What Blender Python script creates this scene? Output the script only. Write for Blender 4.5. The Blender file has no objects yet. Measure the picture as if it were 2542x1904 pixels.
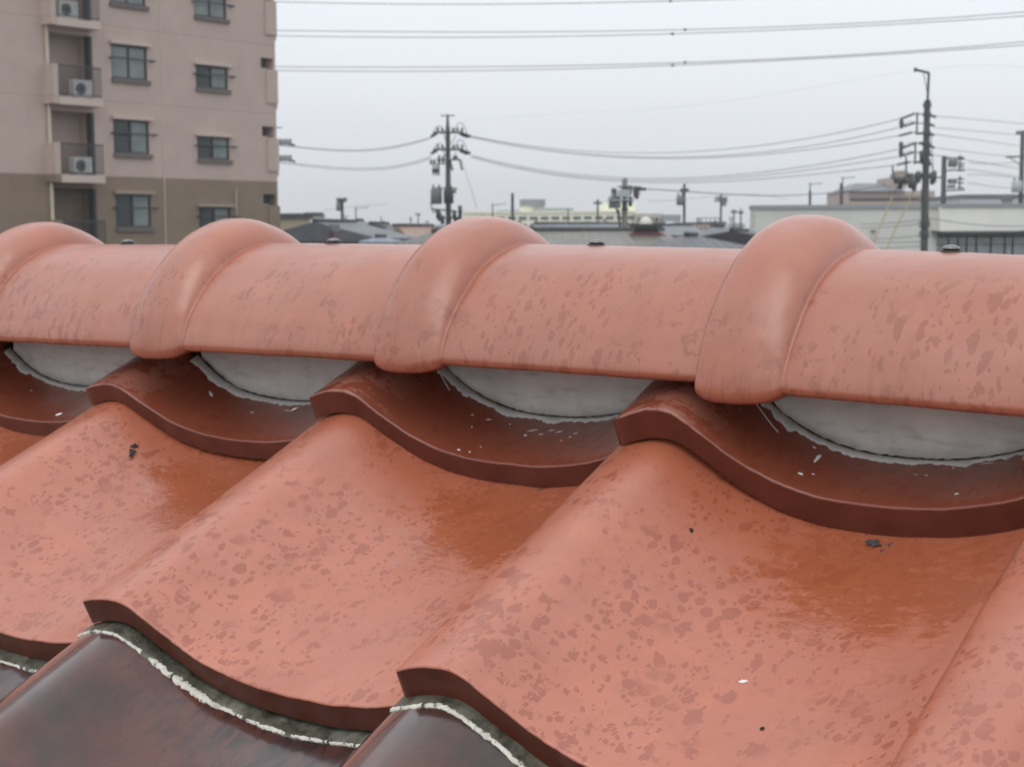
import bpy, bmesh, math, random
from math import sin, cos, tan, pi, radians, atan2, sqrt, exp
from mathutils import Vector, Matrix, noise
random.seed(7)
SC = bpy.context.scene
COL = SC.collection

# ------------------------------------------------------------------ camera
EYE = 8.2                                   # eye height over the street
FPX, IW, IH = 3809.6, 2542.0, 1904.0
YAW, PIT, ROLL = 0.634546, 0.095874, -0.004281
CAM = Vector((0, 0, EYE))
_fw = Vector((-sin(YAW), cos(YAW), 0)); _rt = Vector((cos(YAW), sin(YAW), 0)); _up = Vector((0, 0, 1))
FWD = cos(PIT)*_fw - sin(PIT)*_up
_u = cos(PIT)*_up + sin(PIT)*_fw
RT = cos(ROLL)*_rt + sin(ROLL)*_u
UP = -sin(ROLL)*_rt + cos(ROLL)*_u
cd = bpy.data.cameras.new('camera'); cam = bpy.data.objects.new('camera', cd); COL.objects.link(cam)
cam.matrix_world = Matrix(((RT.x, UP.x, -FWD.x, 0), (RT.y, UP.y, -FWD.y, 0), (RT.z, UP.z, -FWD.z, EYE), (0, 0, 0, 1)))
cd.sensor_width = 36; cd.lens = 36*FPX/IW; cd.clip_start = 0.05; cd.clip_end = 6000
cd.dof.use_dof = True; cd.dof.focus_distance = 0.92; cd.dof.aperture_fstop = 28
SC.camera = cam
SC.render.resolution_x, SC.render.resolution_y = 1024, 766

# ------------------------------------------------------------------ light
SUN_EL, SUN_AZ = radians(58), radians(200)
w = bpy.data.worlds.new('World'); SC.world = w; w.use_nodes = True
nt = w.node_tree; nt.nodes.clear()
out = nt.nodes.new('ShaderNodeOutputWorld')
sky = nt.nodes.new('ShaderNodeTexSky'); sky.sky_type = 'NISHITA'; sky.sun_disc = False
sky.sun_elevation = SUN_EL; sky.sun_rotation = SUN_AZ
bg1 = nt.nodes.new('ShaderNodeBackground'); bg1.inputs[1].default_value = 0.05
hs = nt.nodes.new('ShaderNodeHueSaturation'); hs.inputs['Saturation'].default_value = 0.1
nt.links.new(sky.outputs[0], hs.inputs['Color']); nt.links.new(hs.outputs[0], bg1.inputs[0])
tc = nt.nodes.new('ShaderNodeTexCoord'); sp = nt.nodes.new('ShaderNodeSeparateXYZ'); nt.links.new(tc.outputs['Generated'], sp.inputs[0])
cr = nt.nodes.new('ShaderNodeValToRGB'); cr.color_ramp.interpolation = 'EASE'
el = cr.color_ramp.elements
el[0].position = 0.0; el[0].color = (0.58, 0.607, 0.65, 1)
el[1].position = 1.0; el[1].color = (1.02, 1.05, 1.09, 1)
for p_, c_ in ((0.06, (0.58, 0.607, 0.65, 1)), (0.17, (0.65, 0.69, 0.745, 1)), (0.45, (0.88, 0.92, 0.98, 1))):
    e_ = el.new(p_); e_.color = c_
nz = nt.nodes.new('ShaderNodeTexNoise'); nz.inputs['Scale'].default_value = 1.6; nz.inputs['Detail'].default_value = 3
mp = nt.nodes.new('ShaderNodeMapping'); mp.inputs['Scale'].default_value = (1, 1, 2.5)
nt.links.new(tc.outputs['Generated'], mp.inputs[0]); nt.links.new(mp.outputs[0], nz.inputs['Vector'])
mr = nt.nodes.new('ShaderNodeMapRange'); mr.inputs[1].default_value = 0.3; mr.inputs[2].default_value = 0.7; mr.inputs[3].default_value = 0.95; mr.inputs[4].default_value = 1.05
nt.links.new(nz.outputs[0], mr.inputs[0])
nt.links.new(sp.outputs['Z'], cr.inputs[0])
bg2 = nt.nodes.new('ShaderNodeBackground'); nt.links.new(cr.outputs[0], bg2.inputs[0]); nt.links.new(mr.outputs[0], bg2.inputs[1])
ad = nt.nodes.new('ShaderNodeAddShader'); nt.links.new(bg1.outputs[0], ad.inputs[0]); nt.links.new(bg2.outputs[0], ad.inputs[1])
nt.links.new(ad.outputs[0], out.inputs[0])
sl = bpy.data.lights.new('sun', 'SUN'); sl.energy = 0.6; sl.angle = radians(40); sl.color = (1.0, 0.98, 0.95)
so = bpy.data.objects.new('sun', sl); COL.objects.link(so)
# sun stands behind and left of the camera
sd = (-_fw*0.75 - _rt*0.35).normalized()*cos(SUN_EL) + _up*sin(SUN_EL)
so.rotation_euler = sd.to_track_quat('Z', 'Y').to_euler()
sky.sun_rotation = atan2(sd.x, sd.y)
SC.view_settings.view_transform = 'Standard'; SC.view_settings.look = 'None'
SC.view_settings.gamma = 1; SC.view_settings.exposure = 0.0
SC.view_settings.use_curve_mapping = False

# ------------------------------------------------------------------ helpers
def ray(px, py): return FWD + RT*((px-IW/2)/FPX) - UP*((py-IH/2)/FPX)
def at(px, py, Z): return CAM + ray(px, py)*Z          # photograph point at a given distance
def tag(o, label=None, cat=None, group=None, kind=None):
    for k, v in (('label', label), ('category', cat), ('group', group), ('kind', kind)):
        if v: o[k] = v
    return o
def empty(name, loc=(0, 0, 0), rz=0.0, parent=None):
    o = bpy.data.objects.new(name, None); COL.objects.link(o); o.location = loc; o.rotation_euler = (0, 0, rz)
    if parent: o.parent = parent
    return o
def link(name, me, parent=None, loc=None, rot=None):
    o = bpy.data.objects.new(name, me); COL.objects.link(o)
    if parent: o.parent = parent
    if loc is not None: o.location = loc
    if rot is not None: o.rotation_euler = rot
    return o
class MB:
    def __init__(s): s.v = []; s.f = []; s.sm = []
    def add(s, vs, fs, smooth=False):
        n = len(s.v); s.v += [tuple(v) for v in vs]
        for f in fs: s.f.append(tuple(i+n for i in f)); s.sm.append(smooth)
        return s
    def box(s, x0, x1, y0, y1, z0, z1):
        if x0 > x1: x0, x1 = x1, x0
        if y0 > y1: y0, y1 = y1, y0
        if z0 > z1: z0, z1 = z1, z0
        return s.add([(x0,y0,z0),(x1,y0,z0),(x1,y1,z0),(x0,y1,z0),(x0,y0,z1),(x1,y0,z1),(x1,y1,z1),(x0,y1,z1)],
              [(0,3,2,1),(4,5,6,7),(0,1,5,4),(1,2,6,5),(2,3,7,6),(3,0,4,7)])
    def tube(s, pts, r, n=8, caps=True):
        pts = [Vector(p) for p in pts]; rs = r if isinstance(r, (list, tuple)) else [r]*len(pts)
        rings = []
        for i, p in enumerate(pts):
            t = (pts[min(i+1, len(pts)-1)] - pts[max(i-1, 0)]).normalized()
            a = t.cross(Vector((0, 0, 1)))
            if a.length < 1e-3: a = t.cross(Vector((1, 0, 0)))
            a.normalize(); b = t.cross(a)
            rings.append([p + (a*cos(2*pi*k/n) + b*sin(2*pi*k/n))*rs[i] for k in range(n)])
        vs = [v for rg in rings for v in rg]; fs = []
        for i in range(len(pts)-1):
            for k in range(n):
                fs.append((i*n+k, i*n+(k+1) % n, (i+1)*n+(k+1) % n, (i+1)*n+k))
        s.add(vs, fs, True)
        if caps:
            s.add(rings[0], [tuple(range(n))[::-1]]); s.add(rings[-1], [tuple(range(n))])
        return s
    def mesh(s, name, mat=None):
        me = bpy.data.meshes.new(name); me.from_pydata(s.v, [], s.f)
        me.polygons.foreach_set('use_smooth', s.sm)
        if mat: me.materials.append(mat)
        me.update(); return me
    def build(s, name, mat, parent=None, loc=None, rot=None):
        bm = bmesh.new(); me = s.mesh(name, mat); bm.from_mesh(me); bmesh.ops.recalc_face_normals(bm, faces=bm.faces); bm.to_mesh(me); bm.free()
        return link(name, me, parent, loc, rot)

# ------------------------------------------------------------------ materials
class NT:
    def __init__(s, name):
        s.m = bpy.data.materials.new(name); s.m.use_nodes = True; s.t = s.m.node_tree; s.b = s.t.nodes['Principled BSDF']
        s.tc = s.n('ShaderNodeTexCoord')
    def n(s, ty, **kw):
        nd = s.t.nodes.new(ty)
        for k, v in kw.items(): setattr(nd, k, v)
        return nd
    def put(s, sock, v):
        if hasattr(v, 'links') or isinstance(v, bpy.types.NodeSocket): s.t.links.new(v, sock)
        elif isinstance(v, (tuple, list)) and len(v) == 3 and sock.type == 'RGBA': sock.default_value = (*v, 1)
        else: sock.default_value = v
    def mapping(s, vec, scale=(1,1,1), loc=(0,0,0)):
        n = s.n('ShaderNodeMapping'); s.put(n.inputs[0], vec); n.inputs['Scale'].default_value = scale; n.inputs['Location'].default_value = loc
        return n.outputs[0]
    def noise(s, vec, scale, detail=4, rough=.55, dist=0.0, col=False):
        n = s.n('ShaderNodeTexNoise'); s.put(n.inputs['Vector'], vec)
        n.inputs['Scale'].default_value = scale; n.inputs['Detail'].default_value = detail; n.inputs['Roughness'].default_value = rough
        n.inputs['Distortion'].default_value = dist
        return n.outputs[1 if col else 0]
    def vor(s, vec, scale, rnd=1.0):
        n = s.n('ShaderNodeTexVoronoi'); s.put(n.inputs['Vector'], vec); n.inputs['Scale'].default_value = scale; n.inputs['Randomness'].default_value = rnd
        return n
    def math(s, op, a, b=0.0, c=None, clamp=False):
        n = s.n('ShaderNodeMath', operation=op, use_clamp=clamp); s.put(n.inputs[0], a); s.put(n.inputs[1], b)
        if c is not None: s.put(n.inputs[2], c)
        return n.outputs[0]
    def mapr(s, v, a, b, c=0.0, d=1.0, smooth=False):
        n = s.n('ShaderNodeMapRange'); s.put(n.inputs[0], v)
        if smooth: n.interpolation_type = 'SMOOTHSTEP'
        for i, x in enumerate((a, b, c, d)): s.put(n.inputs[i+1], x)
        return n.outputs[0]
    def mix(s, f, a, b):
        n = s.n('ShaderNodeMix', data_type='RGBA'); s.put(n.inputs[0], f); s.put(n.inputs[6], a); s.put(n.inputs[7], b); return n.outputs[2]
    def vadd(s, a, b):
        n = s.n('ShaderNodeVectorMath', operation='ADD'); s.put(n.inputs[0], a); s.put(n.inputs[1], b); return n.outputs[0]
    def vscale(s, a, k):
        n = s.n('ShaderNodeVectorMath', operation='SCALE'); s.put(n.inputs[0], a); s.put(n.inputs['Scale'], k); return n.outputs[0]
    def sep(s, v):
        n = s.n('ShaderNodeSeparateXYZ'); s.put(n.inputs[0], v); return n.outputs
    def bump(s, h, strength=.3, dist=.001, prev=None):
        n = s.n('ShaderNodeBump'); s.put(n.inputs['Height'], h); n.inputs['Strength'].default_value = strength; n.inputs['Distance'].default_value = dist
        if prev is not None: s.put(n.inputs['Normal'], prev)
        return n.outputs[0]
    def rcoord(s, k=7.0):
        "object coordinates shifted by a random amount for each object, so that no two look alike"
        oi = s.n('ShaderNodeObjectInfo'); cx = s.n('ShaderNodeCombineXYZ')
        s.put(cx.inputs[0], s.math('MULTIPLY', oi.outputs['Random'], k)); s.put(cx.inputs[1], s.math('MULTIPLY', oi.outputs['Random'], -k*1.7)); s.put(cx.inputs[2], s.math('MULTIPLY', oi.outputs['Random'], k*.6))
        return s.vadd(s.tc.outputs['Object'], cx.outputs[0])
    def done(s, **kw):
        for k, v in kw.items(): s.put(s.b.inputs[k.replace('_', ' ')], v)
        return s.m

def plain(name, col, rough=.6, metal=0.0, var=.15, scale=3.0, spec=.5):
    t = NT(name); n = t.noise(t.tc.outputs['Object'], scale, 5, .6)
    a = tuple(c*(1-var) for c in col); b = tuple(min(1, c*(1+var)) for c in col)
    return t.done(Base_Color=t.mix(n, a, b), Roughness=rough, Metallic=metal, Specular_IOR_Level=spec)

def glazed(name, dry, damp, film, kind):
    "repainted clay tile in the rain: matt dry paint, darker damp spots, smooth water film"
    t = NT(name); oc = t.tc.outputs['Object']; rc = t.rcoord()
    X, Y, Z = t.sep(oc)[:3]
    wob = t.vscale(t.vadd(t.noise(rc, 120, 4, .6, col=True), (-.5, -.5, -.5)), .0085)
    wc = t.vadd(rc, wob)
    if kind == 'ridge': wc = t.mapping(wc, (1.15, .58, .58))
    else: wc = t.mapping(wc, (1.1, .8, .8))
    # round drop marks of several sizes
    spots = None
    for sc_, keep, rad in ((80, .42, .40), (135, .38, .44), (230, .40, .44), (46, .84, .34)):
        v = t.vor(wc, sc_); cs = t.sep(v.outputs['Color'])
        r = t.math('MULTIPLY', t.math('GREATER_THAN', cs[0], keep), t.math('MULTIPLY_ADD', cs[1], rad*.75, rad*.3))
        m = t.mapr(t.math('SUBTRACT', r, v.outputs['Distance']), -.015, .035)
        spots = m if spots is None else t.math('MAXIMUM', spots, m)
    # clusters: spots are dense in some places, absent in others
    dens = t.noise(rc, 11, 3)
    spots = t.math('MULTIPLY', spots, t.mapr(t.math('ADD', dens, t.math('MULTIPLY', t.math('SUBTRACT', t.noise(rc, 60, 2), .5), .25)), .42, .52))
    merged = t.mapr(t.noise(t.vadd(rc, t.vscale(wob, 1.5)), 46, 7, .68), .575, .585)
    merged = t.math('MULTIPLY', merged, t.mapr(t.noise(t.vadd(rc, (3, 1, 2)), 9, 2), .48, .54))
    spots = t.math('MAXIMUM', spots, merged)
    shade = t.noise(rc, 24, 8, .72)
    tint = t.noise(t.vadd(rc, (9, 4, 2)), 5, 3)
    base = t.mix(t.mapr(shade, .3, .7), tuple(c*.84 for c in dry), tuple(min(1, c*1.12) for c in dry))
    base = t.mix(t.mapr(tint, .35, .7, 0, .6), base, tuple(d*.5+f_*.5 for d, f_ in zip(dry, damp)))
    amt = .78
    if kind == 'ridge':
        # run marks down the flanks
        st = t.noise(t.mapping(rc, (1, .12, .12)), 160, 3, .6)
        low = t.mapr(Z, .075, .0)
        runs = t.math('MULTIPLY', t.mapr(st, .57, .66), low)
        spots = t.math('MAXIMUM', t.math('MULTIPLY', spots, .9), t.math('MULTIPLY', runs, .5))
        spots = t.math('MULTIPLY', spots, t.mapr(Z, .08, .06))
        coll = t.math('MULTIPLY', t.mapr(X, .050, .060), t.mapr(X, .095, .064))
        collar = t.math('MULTIPLY', coll, t.mapr(t.noise(rc, 45, 4), .35, .6))
        base = t.mix(t.math('MULTIPLY', collar, .6), base, film)
        brush = t.noise(t.mapping(rc, (1, .18, .18)), 70, 6, .7)
        base = t.mix(t.mapr(brush, .35, .75, 0, .3), base, damp)
    base = t.mix(t.math('MULTIPLY', spots, amt), base, damp)
    if kind == 'tile':
        # water standing in the pan and a painted dark reflection just below the course above
        gx = t.math('DIVIDE', t.math('SUBTRACT', X, .195), .075); gy = t.math('DIVIDE', t.math('SUBTRACT', Y, .190), .055)
        d = t.math('ADD', t.math('MULTIPLY', gx, gx), t.math('MULTIPLY', gy, gy))
        ns = t.noise(t.mapping(t.vadd(rc, wob), (1, 2.4, 1)), 60, 10, .78)
        ns = t.math('ADD', t.math('MULTIPLY', ns, .62), t.math('MULTIPLY', t.noise(t.vadd(rc, (2, 2, 2)), 22, 4, .6), .38))
        ff = t.math('SUBTRACT', t.mapr(d, 0, 3.6, .64, .22), ns)
        film_refl = t.mapr(ff, -.02, .07)
        film_refl = t.math('MAXIMUM', film_refl, t.mapr(Y, .19, .245, 0, .38, True))  # band painted darker for the missing sky reflection under the course above
        rgh = t.mix(film_refl, t.mix(spots, (.42,)*3, (.33,)*3), (.17,)*3)
        base = t.mix(t.math('MULTIPLY', film_refl, .68), base, film)
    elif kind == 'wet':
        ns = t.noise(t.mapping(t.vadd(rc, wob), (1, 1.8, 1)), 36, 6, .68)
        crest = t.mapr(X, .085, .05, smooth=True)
        crest_sheen = t.math('MULTIPLY', t.mapr(ns, .47, .52), crest)
        rgh = t.mix(crest_sheen, (.22,)*3, (.40,)*3)
        base = t.mix(t.math('MULTIPLY', crest_sheen, .35), base, (.45, .21, .16))  # pinkish sky sheen painted into the colour of the crests
    else:
        rgh = t.mix(spots, (.38,)*3, (.30,)*3)
    fine = t.noise(rc, 420, 4, .6); mid = t.noise(rc, 60, 4, .55); big = t.noise(rc, 14, 2)
    nb = t.bump(big, .5, .0022); nb = t.bump(mid, .45, .0008, nb)
    if kind == 'tile': nb = t.bump(t.math('MULTIPLY', t.noise(t.mapping(rc, (.55, 1.3, 1)), 210, 5, .65), t.math('MULTIPLY', t.mapr(X, .10, .17, 0, 1, True), t.mapr(Y, .02, .12, .15, 1))), .32, .0006, nb); nb = t.bump(fine, .30 if kind != 'wet' else .15, .00025, nb)
    ge = t.n('ShaderNodeNewGeometry')
    nb = t.bump(t.math('MULTIPLY', spots, -1), .25, .0003, nb)
    vs_ = t.vor(t.vadd(rc, (5, 2, 8)), 75); cz = t.sep(vs_.outputs['Color'])
    dirt = t.math('MULTIPLY', t.math('GREATER_THAN', cz[0], .82), t.math('LESS_THAN', vs_.outputs['Distance'], t.math('MULTIPLY', cz[1], .075)))
    base = t.mix(t.math('MULTIPLY', dirt, .75), base, (.05, .03, .022))
    if kind == 'wet': return t.done(Base_Color=base, Roughness=rgh, Normal=nb, Specular_IOR_Level=.5, Coat_Weight=.5, Coat_Roughness=.14)
    gl = t.mapr(t.noise(t.vadd(rc, (1, 7, 3)), 18, 5, .65), .35, .65, .55, 1.0)
    cw = t.math('MULTIPLY', gl, t.mapr(spots, 0, 1, .85 if kind == 'tile' else .75, .38)); crh = t.mapr(spots, 0, 1, .40 if kind == 'tile' else .30, .24)
    if kind == 'tile':
        cw = t.math('MAXIMUM', cw, t.math('MULTIPLY', film_refl, .9)); crh = t.math('MULTIPLY', crh, t.mapr(film_refl, 0, 1, 1, .3))
        t.put(t.b.inputs['Coat Normal'], nb)
    return t.done(Base_Color=base, Roughness=rgh, Normal=nb, Specular_IOR_Level=.8, Coat_Weight=cw, Coat_Roughness=crh)

M = {}
M['tile'] = glazed('repainted_clay', (.475, .142, .075), (.315, .080, .042), (.370, .098, .040), 'tile')
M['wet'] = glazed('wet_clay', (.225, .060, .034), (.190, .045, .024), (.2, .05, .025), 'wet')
M['ridge'] = glazed('ridge_clay', (.415, .126, .066), (.265, .070, .036), (.360, .095, .040), 'ridge')
def mk_edge():
    t = NT('tile_edge_clay'); rc = t.rcoord()
    a = t.noise(rc, 40, 5, .6)
    base = t.mix(t.mapr(a, .35, .7), (.100, .022, .011), (.145, .035, .018))
    return t.done(Base_Color=base, Roughness=.36, Normal=t.bump(t.noise(rc, 220, 3), .3, .0003), Specular_IOR_Level=.4)
M['edge'] = mk_edge()
def mk_old():
    t = NT('old_glazed_clay'); rc = t.rcoord(); oc = t.tc.outputs['Object']; X, Y, Z = t.sep(oc)[:3]
    n1 = t.noise(rc, 13, 5, .6); n2 = t.noise(t.mapping(rc, (1, .45, 1)), 150, 7, .72, .3); n3 = t.noise(rc, 300, 3)
    base = t.mix(t.mapr(n1, .38, .62), (.105, .032, .022), (.040, .020, .018))
    up = t.math('MULTIPLY', t.mapr(Y, .13, .225, 0, 1, True), t.mapr(X, .07, .17, .25, 1))
    dk = t.math('MULTIPLY', t.mapr(n2, .45, .60), t.math('MULTIPLY_ADD', up, .9, .05))
    base = t.mix(dk, base, (.012, .009, .009))
    sp_ = t.vor(rc, 210); cs = t.sep(sp_.outputs['Color'])
    sp_m = t.math('MULTIPLY', t.math('GREATER_THAN', cs[0], .8), t.math('LESS_THAN', sp_.outputs['Distance'], .16))
    base = t.mix(t.math('MULTIPLY', sp_m, .7), base, (.02, .015, .013))
    rg = t.mapr(n2, .3, .7, .13, .26)
    nb = t.bump(t.noise(rc, 14, 3), .5, .002); nb = t.bump(n2, .25, .0004, nb); nb = t.bump(n3, .2, .0002, nb)
    return t.done(Base_Color=base, Roughness=rg, Normal=nb, Specular_IOR_Level=.5, Coat_Weight=t.mapr(t.noise(rc, 9, 4), .4, .6, .55, 1.0), Coat_Roughness=t.mapr(n2, .3, .7, .03, .16))
M['old'] = mk_old()
def mk_mortar():
    t = NT('white_mortar'); rc = t.rcoord()
    n = t.noise(rc, 30, 6, .65); n2 = t.noise(t.mapping(rc, (1, 1, 3)), 60, 4)
    base = t.mix(t.mapr(n, .3, .7), (.60, .585, .55), (.76, .74, .70))
    base = t.mix(t.mapr(n2, .52, .75, 0, .6), base, (.40, .37, .32))
    v = t.vor(rc, 70); c = t.sep(v.outputs['Color'])
    base = t.mix(t.math('MULTIPLY', t.math('GREATER_THAN', c[0], .85), t.math('LESS_THAN', v.outputs['Distance'], .07)), base, (.06, .05, .045))
    return t.done(Base_Color=base, Roughness=.75, Normal=t.bump(t.noise(rc, 120, 5, .65), .5, .0006))
M['mortar'] = mk_mortar()
M['fringe'] = plain('pale_mortar_fringe', (.58, .57, .54), .6, 0, .25, 120)
M['gap'] = plain('dark_gap', (.02, .018, .016), .9)
def mk_moss():
    t = NT('mossy_mortar'); rc = t.rcoord()
    n = t.noise(rc, 90, 6, .7); n2 = t.noise(rc, 26, 4)
    base = t.mix(t.mapr(n, .38, .66), (.030, .029, .018), (.15, .142, .105))
    base = t.mix(t.mapr(n2, .58, .70, 0, .6), base, (.30, .31, .26))
    return t.done(Base_Color=base, Roughness=.45, Normal=t.bump(n, .7, .0015))
M['moss'] = mk_moss()
def mk_seal():
    t = NT('worn_white_sealant'); rc = t.rcoord()
    n = t.noise(rc, 320, 5, .7); n2 = t.noise(rc, 110, 4, .6)
    base = t.mix(t.mapr(n2, .3, .7), (.56, .53, .44), (.80, .78, .70))
    base = t.mix(t.mapr(n, .56, .66), base, (.09, .08, .06))
    return t.done(Base_Color=base, Roughness=.55, Normal=t.bump(n, .8, .0008))
M['sealant'] = mk_seal()
M['paint'] = plain('white_paint', (.78, .76, .72), .5, 0, .1, 200)
M['under'] = plain('timber_deck', (.10, .07, .05), .8, 0, .3, 20)

# ------------------------------------------------------------------ the near roof
ROOF = empty('tiled_roof', (0, 0, EYE))
tag(ROOF, 'salmon clay tiled house roof wet with rain, its round ridge crossing the whole picture', 'roof')
AL = 0.40603
PER = .265
P1 = Vector((-.53138, .82487, -.12272)); P2 = Vector((-.53455, .61327, -.23467))
STEP = Vector((0, P2.y-P1.y, P2.z-P1.z))
EXPO = .2386
GP = [(0,0),(.006,2.6),(.012,4.8),(.02,7.3),(.03,9.4),(.038,9.9),(.045,9.0),(.052,6.2),(.060,.8),(.068,-5.2),(.08,-14.2),(.092,-21.8),(.105,-28.0),(.12,-33.2),(.14,-37.0),(.16,-38.7),(.18,-39.0),(.20,-38.2),(.22,-35.6),(.24,-31.4),(.256,-26.6),(.266,-22.6),(.29,-14.5)]
def prof(x):
    "height of the tile's upper face at x, metres"
    for i in range(len(GP)-1):
        if x <= GP[i+1][0] or i == len(GP)-2:
            x0, y0 = GP[i]; x1, y1 = GP[i+1]; t = (x-x0)/(x1-x0); t = min(max(t, 0), 1)
            xm, ym = GP[max(i-1, 0)]; xp, yp = GP[min(i+2, len(GP)-1)]
            m0 = (y1-ym)/(x1-xm)*(x1-x0); m1 = (yp-y0)/(xp-x0)*(x1-x0)
            h = (2*t**3-3*t*t+1)*y0 + (t**3-2*t*t+t)*m0 + (-2*t**3+3*t*t)*y1 + (t**3-t*t)*m1
            return h/1000
TH, TL = .0188, .31
def tile_mesh(name, mats, seed, x1=.288, TL=.31):
    NX = 84
    xs = [x1*i/NX for i in range(NX+1)]
    ys = [0, .0003, .0008, .0018, .005] + [TL*(j/22)**1.0 for j in range(1, 23)]
    drop = [.0012, .0005, .0001, 0, 0] + [0]*22
    me_v = []; NYN = len(ys)
    so_ = Vector((seed*3.1, seed*1.7, 0))
    for j, y in enumerate(ys):
        for i, x in enumerate(xs):
            z = prof(x) - drop[j]
            z += .0009*noise.noise(Vector((x*22, y*14, 0))+so_) + .00028*noise.noise(Vector((x*140, y*90, 0))+so_)
            yy = y
            yy += (.0008*noise.noise(Vector((x*50, 5, 0))+so_) + .0003*noise.noise(Vector((x*260, 5, 3))+so_))*max(0, 1-y/.02)
            # the front left corner is rounded off
            if x < .008: yy += .004*(1-x/.008)**2*(1-min(y/.02, 1)); z -= .0016*(1-x/.008)**2
            me_v.append((x, yy, z))
    n1 = NX+1
    top = len(me_v)
    for j, y in ((0, 0), (1, TL)):
        for i, x in enumerate(xs):
            yy = y
            if j == 0 and x < .008: yy += .004*(1-x/.008)**2
            me_v.append((x, yy + (.0004 + .0008*noise.noise(Vector((x*50, 5, 0))+so_) if j == 0 else 0), prof(x)-TH+.0005*noise.noise(Vector((x*50, 9, 0))+so_)))
    fr = len(me_v)                      # the front face has points of its own, so its edges stay crisp
    me_v += [(a, b+.00002, c) for a, b, c in me_v[top:top+n1]]
    me_v += [(a, b, c-.0001) for a, b, c in me_v[0:n1]]
    fs = []; mi = []; sm = []
    for j in range(NYN-1):
        for i in range(NX):
            a = j*n1+i; fs.append((a, a+1, a+n1+1, a+n1)); mi.append(0); sm.append(True)
    for i in range(NX):
        fs.append((fr+i, fr+i+1, fr+n1+i+1, fr+n1+i)); mi.append(1); sm.append(True)        # front face
        b = (NYN-1)*n1+i; t2 = top+n1+i
        fs.append((b, b+1, t2+1, t2)); mi.append(1); sm.append(False)               # rear face
        fs.append((top+i, t2, t2+1, top+i+1)); mi.append(1); sm.append(True)        # underside
    left = [j*n1 for j in range(NYN)]; right = [j*n1+NX for j in range(NYN)]
    fs.append(tuple(left + [top+n1, top])); mi.append(1); sm.append(False)
    fs.append(tuple(right[::-1] + [top+NX, top+n1+NX])); mi.append(1); sm.append(False)
    me = bpy.data.meshes.new(name); me.from_pydata(me_v, [], fs)
    for m in mats: me.materials.append(m)
    me.polygons.foreach_set('material_index', mi); me.polygons.foreach_set('use_smooth', sm); me.update()
    return me
TM = {'tile': [tile_mesh('roof_tile', (M['tile'], M['edge']), s) for s in (1, 2, 3)],
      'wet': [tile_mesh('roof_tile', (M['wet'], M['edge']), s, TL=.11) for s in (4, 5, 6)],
      'old': [tile_mesh('roof_tile', (M['old'], M['edge']), s) for s in (7, 8, 9)]}
# per tile settling, read from the photograph: (row, column) -> (dx, dn, depth scale)
SETTLE = {(0, -2): (-.0014, -.0079, .86), (0, -1): (-.0016, .0015, 1.0), (0, 0): (.0027, .0040, 1.11), (0, -3): (0, -.012, .82),
          (1, -1): (.0022, .0012, .93), (1, 0): (.0007, 0, 1.03), (1, -2): (0, -.006, .9), (1, 1): (.0115, -.007, 1.06),
          (2, -1): (0, .0, .95), (2, 0): (0, .0, 1.0), (2, 1): (.0135, -.009, 1.06), (3, 1): (.0135, -.010, 1.06)}
TILES = {}
NV = Vector((0, -sin(AL), cos(AL))); EV = Vector((0, cos(AL), sin(AL)))
def corner(r, k):
    P = (P1 if r == 0 else P2 + STEP*(r-1)) + Vector((PER*k, 0, 0))
    dx, dn, zs = SETTLE.get((r, k), (random.uniform(-.001, .001), random.uniform(-.001, .001), 1.0))
    return P + Vector((dx, 0, 0)) + NV*(dn + (.0010 if r == 0 else .0005 if r == 1 else 0)), zs
for r in range(4):
    for k in range(-7, 5):
        c, zs = corner(r, k)
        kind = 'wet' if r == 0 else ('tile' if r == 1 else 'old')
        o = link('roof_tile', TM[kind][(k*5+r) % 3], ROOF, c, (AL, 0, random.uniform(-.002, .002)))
        o.scale = (1, 1, zs)
        TILES[(r, k)] = (o, c, zs)
def on_tile(r, k, x, y, lift=.0003):
    "point on the upper face of tile (r, k), in roof coordinates"
    c, zs = TILES[(r, k)][1:]
    return c + Vector((x, 0, 0)) + EV*y + NV*(prof(x)*zs + lift)

# --- ridge tiles
YC, ZB = .9255, -.0885                       # centre line and rim height of the ridge
def bead(t):
    if t <= 0: return .42
    if t < .3: return .42 + .58*sqrt(max(0, 1-((.3-t)/.3)**2))
    if t < 1: return max(0, 1-((t-.3)/.7)**3.2)**.8
    return 0.0
RP = [(1, 0), (.988, .10), (.948, .22), (.880, .37), (.752, .57), (.572, .765), (.375, .90), (.18, .975), (0, 1.0)]
def rprof(t):
    "cross section of the ridge from rim (t=0) to crown (t=1): steep rounded flanks"
    f = t*(len(RP)-1); i = min(int(f), len(RP)-2); u_ = f-i
    p0 = RP[i-1] if i > 0 else (2*RP[0][0]-RP[1][0]+.0, -.10); p1, p2 = RP[i], RP[i+1]; p3 = RP[i+2] if i+2 < len(RP) else (-.17, .968)
    return tuple(.5*((2*b)+(-a+c)*u_+(2*a-5*b+4*c-d)*u_*u_+(-a+3*b-3*c+d)*u_**3) for a, b, c, d in zip(p0, p1, p2, p3))
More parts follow.
